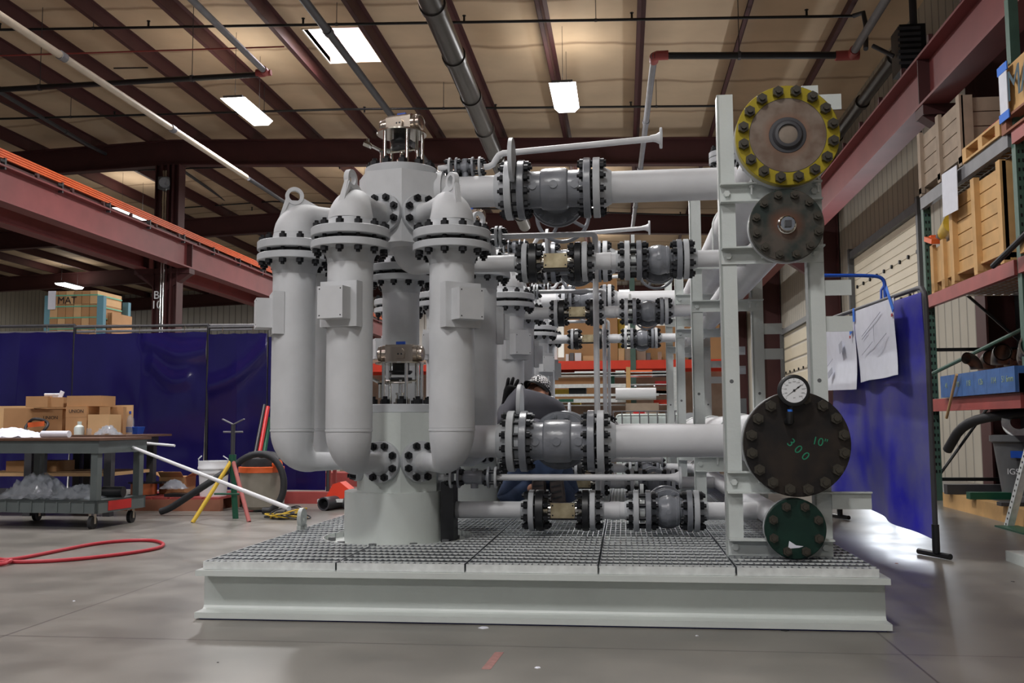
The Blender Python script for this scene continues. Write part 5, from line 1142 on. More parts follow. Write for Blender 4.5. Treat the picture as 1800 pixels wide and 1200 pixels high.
def crate(x0, x1, y0, y1, z0, z1, m, label, nb=5, batt=4, name='wooden_crate', feet=.09, bt=.035):
    t = thing(name, ((x0+x1)/2, (y0+y1)/2, z0), label, 'crate')
    for y in (y0, (y0+y1)/2-.04, y1-.08): MB().bb(x0, x1, y, y+.08, z0, z0+feet).build('runner', m, t, smooth=0)
    zb_ = z0+feet; h = (z1-zb_)/nb
    for k in range(nb):
        MB().bb(x0+bt, x0+bt+.02, y0+.02, y1-.02, zb_+h*k+.006, zb_+h*(k+1)-.004).build('side_board', m, t, smooth=0)
        MB().bb(x0+.02, x1-.02, y0+bt*.5, y0+bt*.5+.02, zb_+h*k+.006, zb_+h*(k+1)-.004).build('end_board', m, t, smooth=0)
    MB().bb(x1-.04, x1-.02, y0, y1, zb_, z1).build('back_panel', m, t, smooth=0); MB().bb(x0+.03, x1-.03, y0+.03, y1-.03, zb_, zb_+.02).build('floor_panel', m, t, smooth=0); MB().bb(x0+.02, x1-.02, y1-.03, y1-.01, zb_, z1-.01).build('far_panel', m, t, smooth=0)
    for k in range(batt):
        yk = y0+(y1-y0-.09)*k/(batt-1); MB().bb(x0, x0+bt, yk, yk+.09, z0+feet*.3, z1+.03).build('batten', m, t, smooth=0)
    for x in (x0+.02, x1-.12): MB().bb(x, x+.10, y0, y0+bt*.5, z0+feet*.5, z1+.02).build('batten', m, t, smooth=0)
    return t
crate(3.17, 4.1, 8.35, 9.65, ZL[1], 2.98, 'wood', 'tall yellow pine slatted crate on the middle rack level', 6, 3, bt=.05)
crate(3.22, 4.0, 9.68, 10.42, ZL[1], 2.62, 'wood', 'smaller pine crate with plywood sides at the far end of the middle level', 1, 3, feet=.12)
crate(3.16, 4.1, 9.2, 10.5, ZL[2], 3.84, 'wood2', 'weathered grey slatted crate on the top rack level', 4, 3)
def pallet(x0, x1, y0, y1, z, label, m='wood3'):
    t = thing('pallet', ((x0+x1)/2, (y0+y1)/2, z), label, 'pallet')
    for k in range(7): xk = x0+(x1-x0-.1)*k/6; MB().bb(xk, xk+.10, y0, y1, z+.115, z+.135).build('deck_board', m, t, smooth=0)
    for y in (y0, (y0+y1)/2-.05, y1-.1): MB().bb(x0, x1, y, y+.10, z+.02, z+.115).build('block', m, t, smooth=0)
    for x in (x0, x1-.1): MB().bb(x, x+.10, y0, y1, z, z+.02).build('bottom_board', m, t, smooth=0)
    return z+.137
zp1 = pallet(3.15, 4.1, 8.26, 9.15, ZL[2], 'wooden pallet under the red pump on the top rack level', 'wood')
t = thing('red_pump', (3.5, 8.5, zp1), 'red hand pump machine lying on the top level pallet', 'pump')
b = MB(); b.box((3.40, 8.75, zp1+.07), (.18, .62, .12), rx=0); b.build('base', 'redp', t, smooth=0); MB().lathe((3.42, 8.52, zp1+.13), (0, -.2, 1), [(0, .09), (.14, .08), (.16, .10), (.3, .10), (.34, .06)], 18).build('column', 'redp', t); MB().sweep([(3.42, 8.45, zp1+.16), (3.40, 8.35, zp1+.30), (3.38, 8.22, zp1+.24)], .03, 10).build('pipe_end', 'steel', t)
zp2 = pallet(3.15, 4.1, 6.9, 8.22, ZL[2]-.02, 'wooden pallet carrying the stencilled crate, top right')
t = crate(3.15, 4.0, 6.95, 8.2, zp2-.0, zp2+.42, 'wood', 'stencilled MATE crate with a taped white sheet, top right corner', 1, 2, feet=.02)
for k, ch in enumerate('MATE'): text(ch, .36, (3.146, 7.92-.24*k, zp2+.2), (0, -1, 0), (0, 0, 1), 'inkblue', t, 'stencil_letter', .001)
MB().bb(3.135, 3.142, 8.03, 8.19, zp2+.0, zp2+.40).build('packing_sheet', 'paper', t, smooth=0); MB().bb(3.132, 3.141, 8.01, 8.21, zp2+.36, zp2+.43).build('tape', 'tape', t, smooth=0); MB().bb(3.132, 3.141, 8.01, 8.21, zp2-.04, zp2+.03).build('tape', 'tape', t, smooth=0)
obj1('tyre', MB().ring((3.75, 8.0, zp2+.55), (-1, .3, .2), .12, .27, .13, 28), 'black', 'black round tyre shape resting behind the stencilled crate', 'wheel')
obj1('caster_wheel', MB().ring((3.6, 8.55, zp1+.42), (-.5, -1, 0), .04, .10, .09, 20), 'greyplastic', 'small brownish wheel hanging behind the red pump', 'wheel')
bpy.data.objects['caster_wheel'].location.z -= 0
film('plastic_film', (3.13, 9.55, 2.78), (.10, .5, .30), 'grey plastic film hanging over the top rack beam', seed=21)
b = MB(); b.box((3.125, 9.45, 3.0), (.006, .42, .42), rx=.04); obj1('hanging_sheet', b, 'paper', 'pale grey sheet hanging from the top rack beam', 'sheet', smooth=0)
bpy.data.objects.remove(bpy.data.objects['plastic_film'])
# cable reel on its pallet, middle level
zp3 = pallet(3.12, 4.1, 6.6, 7.9, ZL[1], 'wooden pallet under the black cable reel, middle rack level', 'wood')
t = thing('cable_reel', (3.62, 7.2, zp3), 'wooden reel of thick black cable on the middle rack level', 'cable reel')
MB().cyl((3.62, 7.2, zp3), (3.62, 7.2, zp3+.03), .50, seg=40).build('reel_disc', 'card2', t); MB().cyl((3.62, 7.2, zp3+.40), (3.62, 7.2, zp3+.43), .50, seg=40).build('reel_disc', 'card2', t)
b = MB(); 
for k in range(8): b.sweep([(3.62+.37*math.cos(a), 7.2+.37*math.sin(a), zp3+.055+k*.046) for a in (2*PI*q/30 for q in range(30))], .024, 8, closed=True)
b.build('cable_winding', 'rubber', t); MB().cyl((3.62, 7.2, zp3+.03), (3.62, 7.2, zp3+.4), .33, seg=30).build('drum', 'rubber', t); MB().sweep(smooth_path([Vector((3.3, 7.35, zp3+.06)), Vector((3.12, 7.6, zp3+.03)), Vector((3.08, 7.95, zp3-.08)), Vector((3.06, 8.3, zp3-.17))]), .024, 8).build('cable_end', 'rubber', t)
t = thing('yellow_tool', (3.35, 10.1, 2.65), 'yellow and orange power tool lying on the far pine crate', 'power tool')
MB().cyl((3.25, 9.75, 2.76), (3.32, 10.2, 2.74), .10, .085, seg=16).build('motor', 'yellow', t); MB().cyl((3.30, 10.2, 2.73), (3.33, 10.45, 2.72), .07, .05, seg=12).build('gearbox', 'greyplastic', t); b = MB(); b.box((3.24, 10.35, 2.70), (.12, .25, .05), rx=.3); b.box((3.26, 10.5, 2.74), (.06, .2, .05)); b.build('handle', 'orange', t, smooth=0)
# lower level: blue box of fittings
t = thing('blue_box', (3.6, 8.9, ZL[0]), 'long blue wooden box full of steel pipe fittings, lower rack level', 'box')
by0, by1, bz1 = 8.12, 9.95, 1.26
for k in range(6): y0_ = by0+(by1-by0)*k/6; MB().bb(3.12, 3.15, y0_+.002, y0_+(by1-by0)/6-.002, ZL[0], bz1).build('side_board', 'blue_bin', t, smooth=0)
for a in ((3.15, 4.1, by0, by0+.03), (3.15, 4.1, by1-.03, by1), (4.07, 4.1, by0, by1)): MB().bb(*a, ZL[0], bz1).build('side_board', 'blue_bin', t, smooth=0)
M['chalky'] = mat('pale_chalk', (150, 170, 140), .8)
for k, s in enumerate(('51 6mm', '114', '126', '118', '110', '41')): text(s, .075, (3.118, by0+.15+k*.3, ZL[0]+.11), (0, -1, 0), (0, 0, 1), 'chalky', t, 'chalk_number', .0008)
MB().bb(3.15, 4.07, by0, by1, ZL[0], bz1-.06).build('packing', M['wood3'], t, smooth=0)
r = random.Random(11)
M['fitting'] = mat('steel_fitting', (104, 98, 92), .4, .7, vary=.15, scale=8)
for k in range(9):
    y = by0+.15+k*.19; x = 3.28+.16*(k % 3); R_ = .055+.02*(k % 2) if k > 2 else .075; z = bz1+.02+R_*.4
    cen = Vector((x, y, z)); a0 = r.uniform(0, 3); pts = [cen+Vector((math.cos(a0)*(math.cos(a)*.13-.13), math.sin(a0)*(math.cos(a)*.13-.13), math.sin(a)*.10)) for a in (PI/2*q/8 for q in range(9))]
    b = MB(); b.sweep(pts, R_, 20, cap=False); b.sweep(pts, R_*.86, 20, cap=False)
    o = obj1('pipe_fitting', b, 'fitting', 'steel pipe elbow heaped in the long blue box', 'pipe fitting', 'pipe elbows in the blue box')
obj1('pipe_fitting', MB().ring((3.35, 8.35, bz1+.07), (-.3, -1, .35), .10, .115, .28, 24), 'fitting', 'large open pipe piece at the near end of the blue box', 'pipe fitting')
t = thing('red_bin', (3.6, 7.2, ZL[0]), 'dull red wooden box beside the blue box, right edge', 'box'); MB().bb(3.13, 4.1, 5.9, 7.9, ZL[0], 1.3).build('box', 'rack_red', t, smooth=0)
b = MB(); b.cyl((3.1, 9.75, .85), (3.08, 9.35, 1.25), .014, seg=8); obj1('wooden_stick', b, 'card2', 'pale wooden stick leaning on the red rack beam by the curtain', 'stick')
# below the rack
ob = P(1790, 900, 6.9)
crate(3.02, 4.0, 6.3, 7.35, 0, .80, 'wood3', 'brown slatted crate on the floor at the lower right edge', 5, 2, feet=.12)
t = thing('trash_drum', (3.45, 8.7, .14), 'dark grey round bin with white lettering under the rack', 'bin')
MB().lathe((3.5, 9.0, .14), (0, 0, 1), [(0, .18), (.48, .24), (.50, .27), (.55, .27), (.555, .23)], 32).build('bin', 'greyplastic', t); text('IGS', .07, (3.33, 8.80, .38), (.8, -.6, 0), (0, 0, 1), 'white', t, 'lettering', .001); MB().box((3.37, 8.77, .53), (.13, .004, .06), rz=-.64).build('sticker', 'blueknob', t, smooth=0)
obj1('pipe_flange', MB().ring((3.42, 8.85, .80), (-.5, -1, .45), .07, .14, .03, 28), 'galv', 'light steel flange lying tilted on top of the bin', 'flange')
obj1('valve_assembly', MB().lathe((3.30, 8.35, .14), (0, 0, 1), [(0, .11), (.06, .11), (.062, .05), (.2, .05), (.21, .08), (.33, .08), (.34, .04), (.48, .04)], 18), 'greyplastic', 'stubby grey valve assembly standing right of the bin', 'valve')
t = thing('timber_beam', (3.3, 8.6, 0), 'yellowish timber skid on the floor under the rack', 'timber'); MB().bb(3.05, 3.17, 7.7, 9.8, 0, .135).build('timber', 'wood', t, smooth=0); MB().bb(3.9, 4.02, 7.7, 9.8, 0, .135).build('timber', 'wood', t, smooth=0)
for k, (y, zz) in enumerate(((8.2, .16), (8.9, .14), (9.5, .15))): obj1('scrap_bar', MB().bb(3.0, 4.0, y, y+.10, .136, .136+.03*(k+1)), 'green' if k == 1 else 'dark_pipe', ('dark flat bar lying across the timber, nearest', 'green flat plate lying across the timber', 'dark flat bar lying across the timber, farthest')[k], 'bar', smooth=0)
t = thing('white_tank', (3.4, 7.75, .0), 'white rounded tank standing behind the leaning perforated bar', 'tank'); MB().lathe((3.45, 7.68, .05), (0, 0, 1), [(0, .10), (.03, .17), (.10, .19), (.34, .19), (.44, .13), (.46, .05)], 28).build('tank', 'white', t); MB().lathe((3.45, 7.68, 0), (0, 0, 1), [(0, .12), (.06, .12)], 20).build('foot_ring', 'white', t)
t = thing('perforated_bar', (2.95, 7.7, 0), 'grey perforated angle bar leaning on the rack beam', 'bar'); lo, hi = Vector((2.93, 7.95, 0)), Vector((3.06, 7.55, .97))
b = MB(); d = (hi-lo); b.prism([lo+Vector((0, -.035, 0)), lo+Vector((0, .035, 0)), lo+Vector((.004, .035, 0)), lo+Vector((.004, -.035, 0))], d); b.prism([lo+Vector((0, -.035, 0)), lo+Vector((.05, -.035, 0)), lo+Vector((.05, -.031, 0)), lo+Vector((0, -.031, 0))], d); bar = b.build('bar', 'galv', t, smooth=0)
many(bar, 'hole', 'black', MB().cyl((-.002, 0, 0), (.0, 0, 0), .009, seg=8), [lo+d*((k+.5)/22)+Vector((-.001, 0, 0)) for k in range(22)])
obj1('green_plate', MB().bb(2.85, 3.02, 7.35, 7.95, 0.0, .012), 'green', 'flat green-grey plate on the floor under the leaning bar', 'plate', smooth=0)
b = MB(); b.sweep(smooth_path([Vector((3.05, 9.6, .55)), Vector((3.1, 9.3, .80)), Vector((3.3, 8.9, .88)), Vector((3.7, 8.6, .9))]), .045, 12); obj1('black_hose', b, 'rubber', 'thick black hose drooping under the lower rack beam', 'hose')
for k, (x_, m, tp_) in enumerate(((3.5, 'yellow', 0), (3.62, 'yellow', .1), (3.4, 'black', -.1), (3.3, 'dark_pipe', -.2))): obj1('long_rod', MB().cyl((x_+.1, 12.4+.1*k, 0), (x_-.02+tp_, 12.7+.1*k, 1.9+.2*(k % 2)), .014, seg=6), m, ('yellow rod leaning on the wall, left one', 'yellow rod leaning on the wall, right one', 'black rod leaning beside the yellow rods', 'dark grey rod leaning leftmost beside the yellow rods')[k], 'rod')
b = MB(); b.cyl((3.05, 10.35, 1.25), (4.1, 8.1, 2.0), .02, seg=8); obj1('diagonal_brace', b, 'rack_green', 'green diagonal tube crossing the dark rack bay', 'tube')
obj1('dark_backing', MB().bb(4.30, 4.34, 5.0, 11.1, 0, 3.9), 'black', 'black backing added for the darkness behind the pallet rack', 'sheet', smooth=0)  # added black panel, stands in for the shade over the wall there
a = PZ(1768, 985, .0); obj1('white_block', MB().bb(a.x, a.x+1.0, a.y-.9, a.y, 0, .06), 'rack_paint', 'low off-white painted steel piece on the floor at the right edge', 'block', smooth=0)
# debris
for px, py, s, m, l in ((1380, 1108, .03, 'black', 'small black scrap on the floor by the skid edge'), (1780, 1022, .02, 'black', 'small dark scrap on the floor near the right edge'), (1576, 990, .02, 'wood3', 'dead brown leaf on the floor right of the skid'), (850, 1103, .04, 'paper', 'white scrap tape against the skid bottom edge'), (1225, 1117, .012, 'paper', 'tiny white chip on the floor right of centre'), (945, 1173, .02, 'paper', 'thin white scrap on the floor, bottom centre'), (130, 1056, .012, 'paper', 'small pale chip on the floor at left'), (383, 1164, .008, 'black', 'tiny dark chip on the floor, bottom left')):
    q = PZ(px, py, 0); b = MB(); b.lathe((q.x, q.y, 0), (0, 0, 1), [(0, s*.6), (.0015+s*.04, s*.4)], 5); obj1('floor_scrap', b, m, l, 'scrap')
M['redmark'] = mat('red_floor_paint', (150, 106, 100), .6, vary=.2, scale=40)
q0, q1 = PZ(852, 1176, 0), PZ(880, 1146, 0); b = MB(); b.prism([(q0.x-.012, q0.y, .0), (q0.x+.02, q0.y, .0), (q1.x+.012, q1.y, 0), (q1.x-.02, q1.y, 0)], (0, 0, .0006)); obj1('paint_mark', b, 'redmark', 'faded red paint mark on the concrete, bottom centre', 'paint mark', smooth=0)
# =================================================================== BACKGROUND BEHIND THE SKID
def item(px0, py0, px1, py1, Y, d, m, label, name, cat, z0=None, smooth=0):
    a = P(px0, py1, Y); c = P(px1, py0, Y); return obj1(name, MB().bb(min(a.x, c.x), max(a.x, c.x), Y, Y+d, a.z if z0 is None else z0, c.z), m, label, cat, smooth=smooth)
BR = 14.6
t = thing('pallet_rack', (-1, BR, 0), 'orange beam pallet rack with green uprights far behind the skid', 'pallet rack')
zb1 = P(1100, 648, BR).z; zb1t = P(1100, 633, BR).z
xa = P(560, 640, BR).x; xb = P(1292, 640, BR).x
MB().bb(xa, xb, BR, BR+.06, zb1, zb1t).build('beam', 'rack_orange', t, smooth=0); MB().bb(xa, xb, BR+1.0, BR+1.06, zb1, zb1t).build('beam', 'rack_orange', t, smooth=0)
MB().bb(xa, xb, BR+.05, BR+1, zb1t-.03, zb1t).build('deck', 'galv', t, smooth=0)
for px in (1113, 1294, 640, 870): x = P(px, 640, BR).x; MB().bb(x-.04, x+.04, BR-.03, BR+.05, 0, 3.1 if px < 1200 else 2.6).build('upright', 'rack_green', t, smooth=0)
zc2 = P(1100, 770, BR).z
MB().bb(xa, xb, BR, BR+.06, .55, .66).build('beam', 'rack_orange', t, smooth=0)
b = MB(); b.bb(xa, xb, BR+1.2, BR+1.24, 0, 1.9); b.build('back_panel', 'wood2', t, smooth=0)
item(992, 486, 1084, 626, BR+.15, .8, 'card', 'huge brown carton on the far orange rack, left of centre', 'cardboard_box', 'box', zb1t)
item(1128, 570, 1290, 631, BR+.3, .7, 'card', 'wide brown carton on the far orange rack, right side', 'cardboard_box', 'box', zb1t)
item(960, 655, 1068, 708, BR+.25, .7, 'card', 'long brown carton on the middle shelf of the far rack', 'cardboard_box', 'box')
item(1085, 560, 1098, 632, BR+.4, .3, 'yellow', 'narrow yellow carton standing on the far rack', 'cardboard_box', 'box', zb1t)
item(1098, 612, 1135, 632, BR+.1, .3, 'wood2', 'low brownish sack on the far orange rack', 'sack', 'sack', zb1t)
SL_ = ['tall white bag at the left end of the far rack beam', 'tiny white tin, first on the far rack beam', 'small grey tin on the far rack beam', 'small white carton near the left of the far rack beam', 'low tan tray on the far rack beam', 'small black box on the far rack beam', 'upright tan box in the middle of the far rack beam', 'small grey box right of the far rack middle', 'narrow brown box on the right of the far beam', 'small white box on the right of the far beam', 'small dark brown box on the right of the far beam', 'small black box at the far right of the beam']
for k, (px, w_, h_, m) in enumerate(((975, 8, 34, 'white'), (997, 5, 10, 'white'), (1005, 7, 12, 'greyplastic'), (1016, 11, 12, 'white'), (1035, 20, 7, 'card2'), (1065, 8, 6, 'black'), (1092, 10, 20, 'card2'), (1140, 7, 12, 'greyplastic'), (1160, 6, 14, 'wood2'), (1180, 8, 9, 'white'), (1196, 7, 12, 'card'), (1215, 8, 9, 'black'))):
    item(px-w_/2, 632-h_, px+w_/2, 632, BR+.06, .15, m, SL_[k], 'small_box', 'box', zb1t)
# shelf goods below the beam
for k, (x0, x1, y0, y1, m, l) in enumerate(((1010, 1063, 650, 654, 'white', 'white tube lying under the far orange beam'), (1082, 1098, 650, 660, 'tote', 'pale blue parts bin under the far orange beam'), (1108, 1146, 650, 661, 'orange', 'orange parts bins under the far orange beam'), (1148, 1180, 650, 660, 'greyplastic', 'grey parts bin under the far orange beam'), (1069, 1080, 652, 672, 'green', 'dark green box on the far shelf'), (963, 1000, 684, 694, 'yellow', 'yellow machine part on the far metal shelf'), (1000, 1030, 683, 700, 'black', 'black and silver part on the far metal shelf'), (1152, 1178, 669, 677, 'redp', 'red tool case on the far shelf'), (1150, 1180, 680, 690, 'wood3', 'brown tray on the far shelf at right'), (1150, 1184, 702, 712, 'rack_orange', 'orange tray at the right of the far shelf'), (1005, 1020, 712, 724, 'yellow', 'yellow post base below the far metal shelf'), (1140, 1182, 692, 700, 'card2', 'tan tray stack on the far shelf at right'))):
    yb_ = min((656, 661, 677, 694, 712), key=lambda v: abs(v-y1)); item(x0, y0+yb_-y1, x1, yb_, 13.9, .3, m, l, 'parts_bin' if 'bin' in l else 'shelf_item', 'stored item')
t = thing('metal_shelf', (0, 13.7, 0), 'low silver shelving with two galvanised rails far behind the skid', 'shelf')
for y0, y1 in ((674, 682), (700, 708), (691, 697)):
    a = P(955, y1, 13.7); c = P(1100 if y0 != 691 else 1158, y0, 13.7); MB().bb(a.x, c.x, 13.7, 13.75, a.z, c.z).build('rail', 'galv', t, smooth=0)
for py in (656, 661, 677, 694, 712): a = P(955, py, 13.9); c = P(1190, py, 13.9); MB().bb(a.x, c.x, 13.76, 14.3, a.z-.012, a.z).build('shelf_board', 'galv', t, smooth=0)
for px, m in ((1105, 'wood'), (962, 'galv'), (1188, 'galv')): x = P(px, 700, 13.65).x; MB().bb(x-.03, x+.03, 13.62, 13.68, 0, P(px, 645 if px > 1000 else 672, 13.65).z).build('upright', m, t, smooth=0)
a = P(1012, 720, 13.7); item(982, 701, 1008, 706, 13.68, .01, 'green', 'green label strip on the silver shelf rail', 'shelf_label', 'label')
q = P(1118, 684, 13.6); a = P(1082, 688, 13.5); c = P(1153, 688, 13.5); obj1('white_roll', MB().cyl(Vector((a.x, 13.5, .82+.49-.09)), Vector((c.x, 13.5, .82+.49-.09)), .085, seg=20), 'white', 'long white plastic wrapped roll on the far shelf', 'roll')
item(1100, 708, 1158, 722, 13.4, .3, 'wood2', 'grey curtained cabinet front below the white roll', 'cabinet', 'cabinet', 0)
for k, (px, py) in enumerate(((1107, 672), (1117, 672), (1151, 674))): q = P(px, py, 14.2); q.z = P(px, 677, 13.9).z; obj1('small_lamp', MB().lathe(q, (0, 0, 1), [(0, .015), (.015, .022), (.03, .015)], 12), 'spark', 'tiny bright spot lamp over the far shelf, %s' % ('left', 'middle', 'right')[k], 'lamp')
# small bright roof lamps deep in the hall
# water tote
a = P(1078, 745, 11.9); c = P(1202, 722, 11.9); tx0, tx1, tz = a.x, c.x, c.z
t = thing('water_tote', ((tx0+tx1)/2, 12.4, 0), 'white plastic liquid tote in a wire cage just beyond the skid', 'liquid tote')
b = MB(); b.bb(tx0+.03, tx1-.03, 11.93, 12.9, .14, tz-.03); o = b.build('tank', 'tote', t, smooth=0); bv = o.modifiers.new('b', 'BEVEL'); bv.width = .05; bv.segments = 4
MB().cyl(((tx0+tx1)/2-.1, 12.3, tz-.03), ((tx0+tx1)/2-.1, 12.3, tz+.01), .08, seg=16).build('cap', 'redp', t)
b = MB()
for z in (.16, .45, .72, tz): b.cyl((tx0, 11.9, z), (tx1, 11.9, z), .009, seg=6); b.cyl((tx0, 11.9, z), (tx0, 12.93, z), .009, seg=6); b.cyl((tx1, 11.9, z), (tx1, 12.93, z), .009, seg=6)
for k in range(9): x = tx0+(tx1-tx0)*k/8; b.cyl((x, 11.9, .14), (x, 11.9, tz), .007, seg=6)
b.build('wire_cage', 'grey_pipe', t); MB().bb(tx0, tx1, 11.9, 12.95, 0, .13).build('pallet_base', 'greyplastic', t, smooth=0)
# second rack right behind frames: dark red column area and door goods
item(1300, 700, 1312, 742, 13.0, .3, 'greyplastic', 'grey cylinder cabinet seen between the frames', 'cabinet', 'cabinet', 0)
item(1205, 742, 1262, 729, 12.6, .5, 'greyplastic', 'low grey machine bed seen between the frame posts', 'machine', 'machine', 0)
# =================================================================== WORKER
def skin(name, pts, edges, rad, m, parent, sub=2, root=0):
    me = bpy.data.meshes.new(name); p0 = WLOC.get(parent.name, Vector())
    me.from_pydata([Vector(p)-p0 for p in pts], edges, []); o = bpy.data.objects.new(name, me); COL.objects.link(o); o.parent = parent; WLOC[o.name] = p0
    me.materials.append(M[m]); sk = o.modifiers.new('skin', 'SKIN')
    for i, v in enumerate(me.skin_vertices[0].data):
        r = rad[i]; v.radius = r if hasattr(r, '__len__') else (r, r); v.use_root = (i == root)
    sk.use_smooth_shade = True; s = o.modifiers.new('sub', 'SUBSURF'); s.levels = sub; s.render_levels = sub
    return o
pl = P(952, 800, 6.25); pl.z = .60
wk = thing('person', (pl.x, pl.y, ZT), 'person kneeling behind the big lower valve, grey shirt, jeans, checked cap, black glove raised', 'person')
ch = P(938, 752, 6.40); ub = P(940, 718, 6.46); nk = P(946, 698, 6.54); hd = P(943, 684, 6.60)
ls = P(912, 706, 6.42); le = P(881, 752, 6.28); lw = P(892, 705, 6.42)
rs = P(972, 732, 6.50); re = P(1004, 765, 6.62); rw = P(990, 790, 6.9)
lh = P(935, 808, 6.22); lh.z = .56; rh = P(972, 808, 6.25); rh.z = .56
lk = Vector((P(888, 880, 6.50).x, 6.55, .31)); rk_ = Vector((P(1000, 880, 6.6).x, 6.65, .31))
la = Vector((P(940, 840, 6.15).x, 6.13, .42)); ra = Vector((P(975, 840, 6.15).x, 6.13, .42))
pts = [pl, ch, ub, nk, ls, le, lw, rs, re, rw, lh, lk, la, rh, rk_, ra, hd]
rad = [(.16, .13), (.165, .13), (.15, .10), .058, .078, .055, .036, .078, .052, .036, .105, .075, .05, .105, .075, .05, (.07, .085)]
ed = [(0, 1), (1, 2), (2, 3), (2, 4), (4, 5), (5, 6), (2, 7), (7, 8), (8, 9), (0, 10), (10, 11), (11, 12), (0, 13), (13, 14), (14, 15), (3, 16)]
rad = [tuple(q*.6 for q in r) if hasattr(r, '__len__') and i < 16 else (r*.55 if i not in (3, 16) else r) for i, r in enumerate(rad)]
for i in (11, 12, 14, 15): rad[i] = .028
skin('body', pts, ed, rad, 'skin', wk)
# clothing follows the same joints a little fuller
skin('shirt', [pl+Vector((0, 0, .02)), ch, ub, ls, le, lw+(le-lw)*.12, rs, re, rw+(re-rw)*.1, ub+(nk-ub)*.45], [(0, 1), (1, 2), (2, 3), (3, 4), (4, 5), (2, 6), (6, 7), (7, 8), (2, 9)], [(.19, .16), (.22, .18), (.20, .165), .108, .074, .050, .115, .075, .05, .09], 'shirt', wk)
skin('jeans', [pl-Vector((0, 0, .01)), lh, lk, la+Vector((0, .04, .02)), rh, rk_, ra+Vector((0, .04, .02))], [(0, 1), (1, 2), (2, 3), (0, 4), (4, 5), (5, 6)], [(.18, .15), .125, .085, .068, .125, .085, .068], 'denim', wk)
def sole(cx, tilt):
    b = MB(); z0, z1 = .246, .50; pr = []
    for k in range(28):
        a = 2*PI*k/28; t_ = math.sin(a); w_ = (.046 if t_ < 0 else .038)*abs(math.cos(a))**.55*(1 if math.cos(a) > 0 else -1)
        pr.append((w_, (z0+z1)/2+(z1-z0)/2*t_))
    R_ = Matrix.Rotation(tilt, 3, 'Y'); c = Vector((cx, 6.02, (z0+z1)/2+.003))
    f = lambda x, y, z: c+R_ @ Vector((x, y-.0+(z-(z0+z1)/2)*-.06, z-(z0+z1)/2))
    b.prism([f(x, 0, z) for x, z in pr], (0, .028, 0)); o = b.build('boot', 'boot', wk)
    q = MB(); q.sweep([f(0, .03, z0+.05), f(0, .08, z0+.07), f(0, .09, .36), f(0, .07, .44), f(0, .12, .47)], [.038, .045, .046, .046, .05], 16); q.build('boot_upper', 'boot', o)
    g = MB()
    for k in range(6): zz = z0+.03+k*.036; g.prism([f(-.030, -.004, zz), f(.030, -.004, zz+.008), f(.030, -.004, zz+.018), f(-.030, -.004, zz+.010)], (0, .006, 0))
    g.build('tread', 'rubber', o)
sole(P(945, 860, 6.02).x, .06); sole(P(979, 860, 6.02).x, -.10)
# head: skull, face turned away to the right, cap and hair
hm = MB(); hc = hd+Vector((.015, .01, -.01)); fw = Vector((.42, .72, -.50)).normalized(); up_ = Vector((.30, .35, .88)); up_ = (up_-fw*up_.dot(fw)).normalized(); sd = fw.cross(up_)
def HP(x, y, z): return hc+(sd*x+fw*y+up_*z)*.88
rings = [(-.115, .045, .05, 0), (-.09, .058, .068, .01), (-.05, .066, .082, .012), (0, .074, .092, .004), (.04, .075, .094, -.004), (.08, .062, .078, -.008), (.105, .035, .045, -.01), (.112, .005, .005, -.01)]
vs = []; fs = []; n = 20
for z, rx_, ry_, off in rings:
    for k in range(n): a = 2*PI*k/n; vs.append(HP(rx_*math.cos(a), off+ry_*math.sin(a), z))
for i in range(len(rings)-1):
    for k in range(n): l = (k+1) % n; fs.append((i*n+k, i*n+l, (i+1)*n+l, (i+1)*n+k))
hm.add(vs, fs)
hm.sweep([HP(0, .085, .02), HP(0, .112, -.02), HP(0, .09, -.035)], [.008, .014, .01], 8)
for s in (-1, 1): hm.lathe(HP(s*.074, -.005, -.01), sd*s, [(0, .012), (.004, .028), (.010, .026), (.012, .01)], 14)
o = hm.build('head', 'skin', wk, smooth=2.)
b = MB()
for s in (-1, 1): b.lathe(HP(s*.03, .083, .012), fw, [(0, .012), (.006, .008)], 10)
b.build('eyes', 'white', o); MB().sweep([HP(-.025, .088, -.062), HP(0, .096, -.064), HP(.025, .088, -.062)], .005, 6).build('mouth', 'redp', o)
def shell(z0, sc, cut, name, m, par, y0=-9):
    vs = []; fs = []; n = 28; k = 12; c0 = HP(0, 0, z0)
    for i in range(k+1):
        f = i/k*PI/2
        for j in range(n):
            a = 2*PI*j/n; vs.append(HP(.077*sc*math.cos(a)*math.cos(f), .097*sc*math.sin(a)*math.cos(f)-.004, z0+.098*sc*math.sin(f)))
    for i in range(k):
        for j in range(n): l = (j+1) % n; fs.append((i*n+j, i*n+l, (i+1)*n+l, (i+1)*n+j))
    q = MB(); q.add(vs, fs); return q.build(name, m, par, smooth=2.)
shell(-.045, 1.03, 0, 'hair', 'hair', wk)
cm = mat('checked_cap', (235, 235, 235), .8); nt = cm.node_tree; bs = nt.nodes['Principled BSDF']; tc = [x for x in nt.nodes if x.type == 'TEX_COORD'][0]
ck = nt.nodes.new('ShaderNodeTexChecker'); ck.inputs['Scale'].default_value = 75; ck.inputs[1].default_value = (.9, .9, .9, 1); ck.inputs[2].default_value = (.01, .01, .012, 1); nt.links.new(tc.outputs['Object'], ck.inputs[0]); nt.links.new(ck.outputs[0], bs.inputs['Base Color'])
M['cap'] = cm
cap = shell(.015, 1.13, 0, 'cap', 'cap', wk)
b = MB(); b.sweep([HP(.087*math.cos(a), .110*math.sin(a)-.004, .012) for a in (2*PI*k/30 for k in range(30))], .008, 8, closed=True)
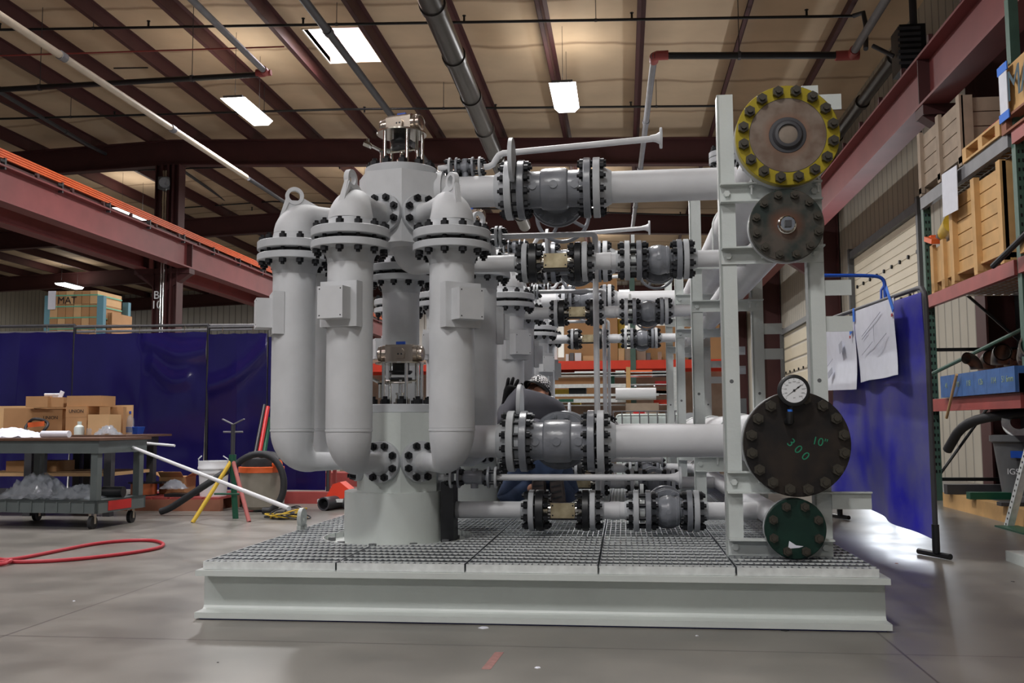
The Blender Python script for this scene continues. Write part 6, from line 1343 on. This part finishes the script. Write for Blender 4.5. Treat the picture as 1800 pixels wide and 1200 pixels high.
# turned-back black brim over the nape
vs = []; n = 14
for i in range(4):
    for k in range(n+1):
        a = PI+PI*k/n; R_ = 1+.17*i; vs.append(HP(.088*math.cos(a)*(1+.03*i), .108*math.sin(a)*R_-.004, .014+.004*i-.012*i*i*.4))
fs = [(i*(n+1)+k, i*(n+1)+k+1, (i+1)*(n+1)+k+1, (i+1)*(n+1)+k) for i in range(3) for k in range(n)]
b.add(vs, fs); b.add([v+up_*.004 for v in vs], fs); b.build('brim', 'black', cap, smooth=1.)
# gloved left hand, palm on the riser behind, five spread fingers
gl_ = P(897, 690, 6.45); W0 = lw; 
U = (gl_-W0); U.normalize(); U = Vector((.25, .05, .97)).normalized(); Rg = Vector((.97, .1, -.25)).normalized()
q_ = MB(); q_.sweep([W0-U*.045, W0-U*.01, W0+U*.02+Rg*.002, W0+U*.06+Rg*.008, W0+U*.095+Rg*.012, W0+U*.112+Rg*.012], [.034, .036, .042, .052, .052, .040], 18, sy=.5, up=(0, 1, 0)); g = q_.build('glove', 'glove', wk, smooth=2.)
for nm_, o0, ang, L in (('finger', -.034, -.12, .082), ('finger', -.011, -.02, .094), ('finger', .013, .12, .088), ('finger', .036, .32, .070), ('thumb', .036, .95, .075)):
    base = W0+U*(.080 if nm_ == 'finger' else .040)+Rg*(o0+.01); d = (U*math.cos(ang)+Rg*math.sin(ang)).normalized(); f2 = (d+Vector((0, .25, 0))).normalized()
    skin(nm_, [base, base+d*L*.45, base+d*L*.45+f2*L*.3, base+d*L*.45+f2*L*.3+(f2+Vector((0, .2, 0))).normalized()*L*.25], [(0, 1), (1, 2), (2, 3)], [.0150, .0140, .0130, .0115], 'glove', g, 1)
rg = W0*0+rw; g2 = skin('glove', [rw+(re-rw)*.1, rw, rw+Vector((-.02, .06, -.03))], [(0, 1), (1, 2)], [.038, (.042, .026), (.036, .022)], 'glove', wk)
for k in range(4):
    base = rw+Vector((-.05+.022*k, .07, -.03)); skin('finger', [base, base+Vector((0, .035, -.01)), base+Vector((0, .055, -.035))], [(0, 1), (1, 2)], [.0105, .0098, .0085], 'glove', g2, 1)
base = rw+Vector((.03, .03, -.02)); skin('thumb', [base, base+Vector((.02, .03, -.02)), base+Vector((.015, .05, -.04))], [(0, 1), (1, 2)], [.011, .010, .0085], 'glove', g2, 1)
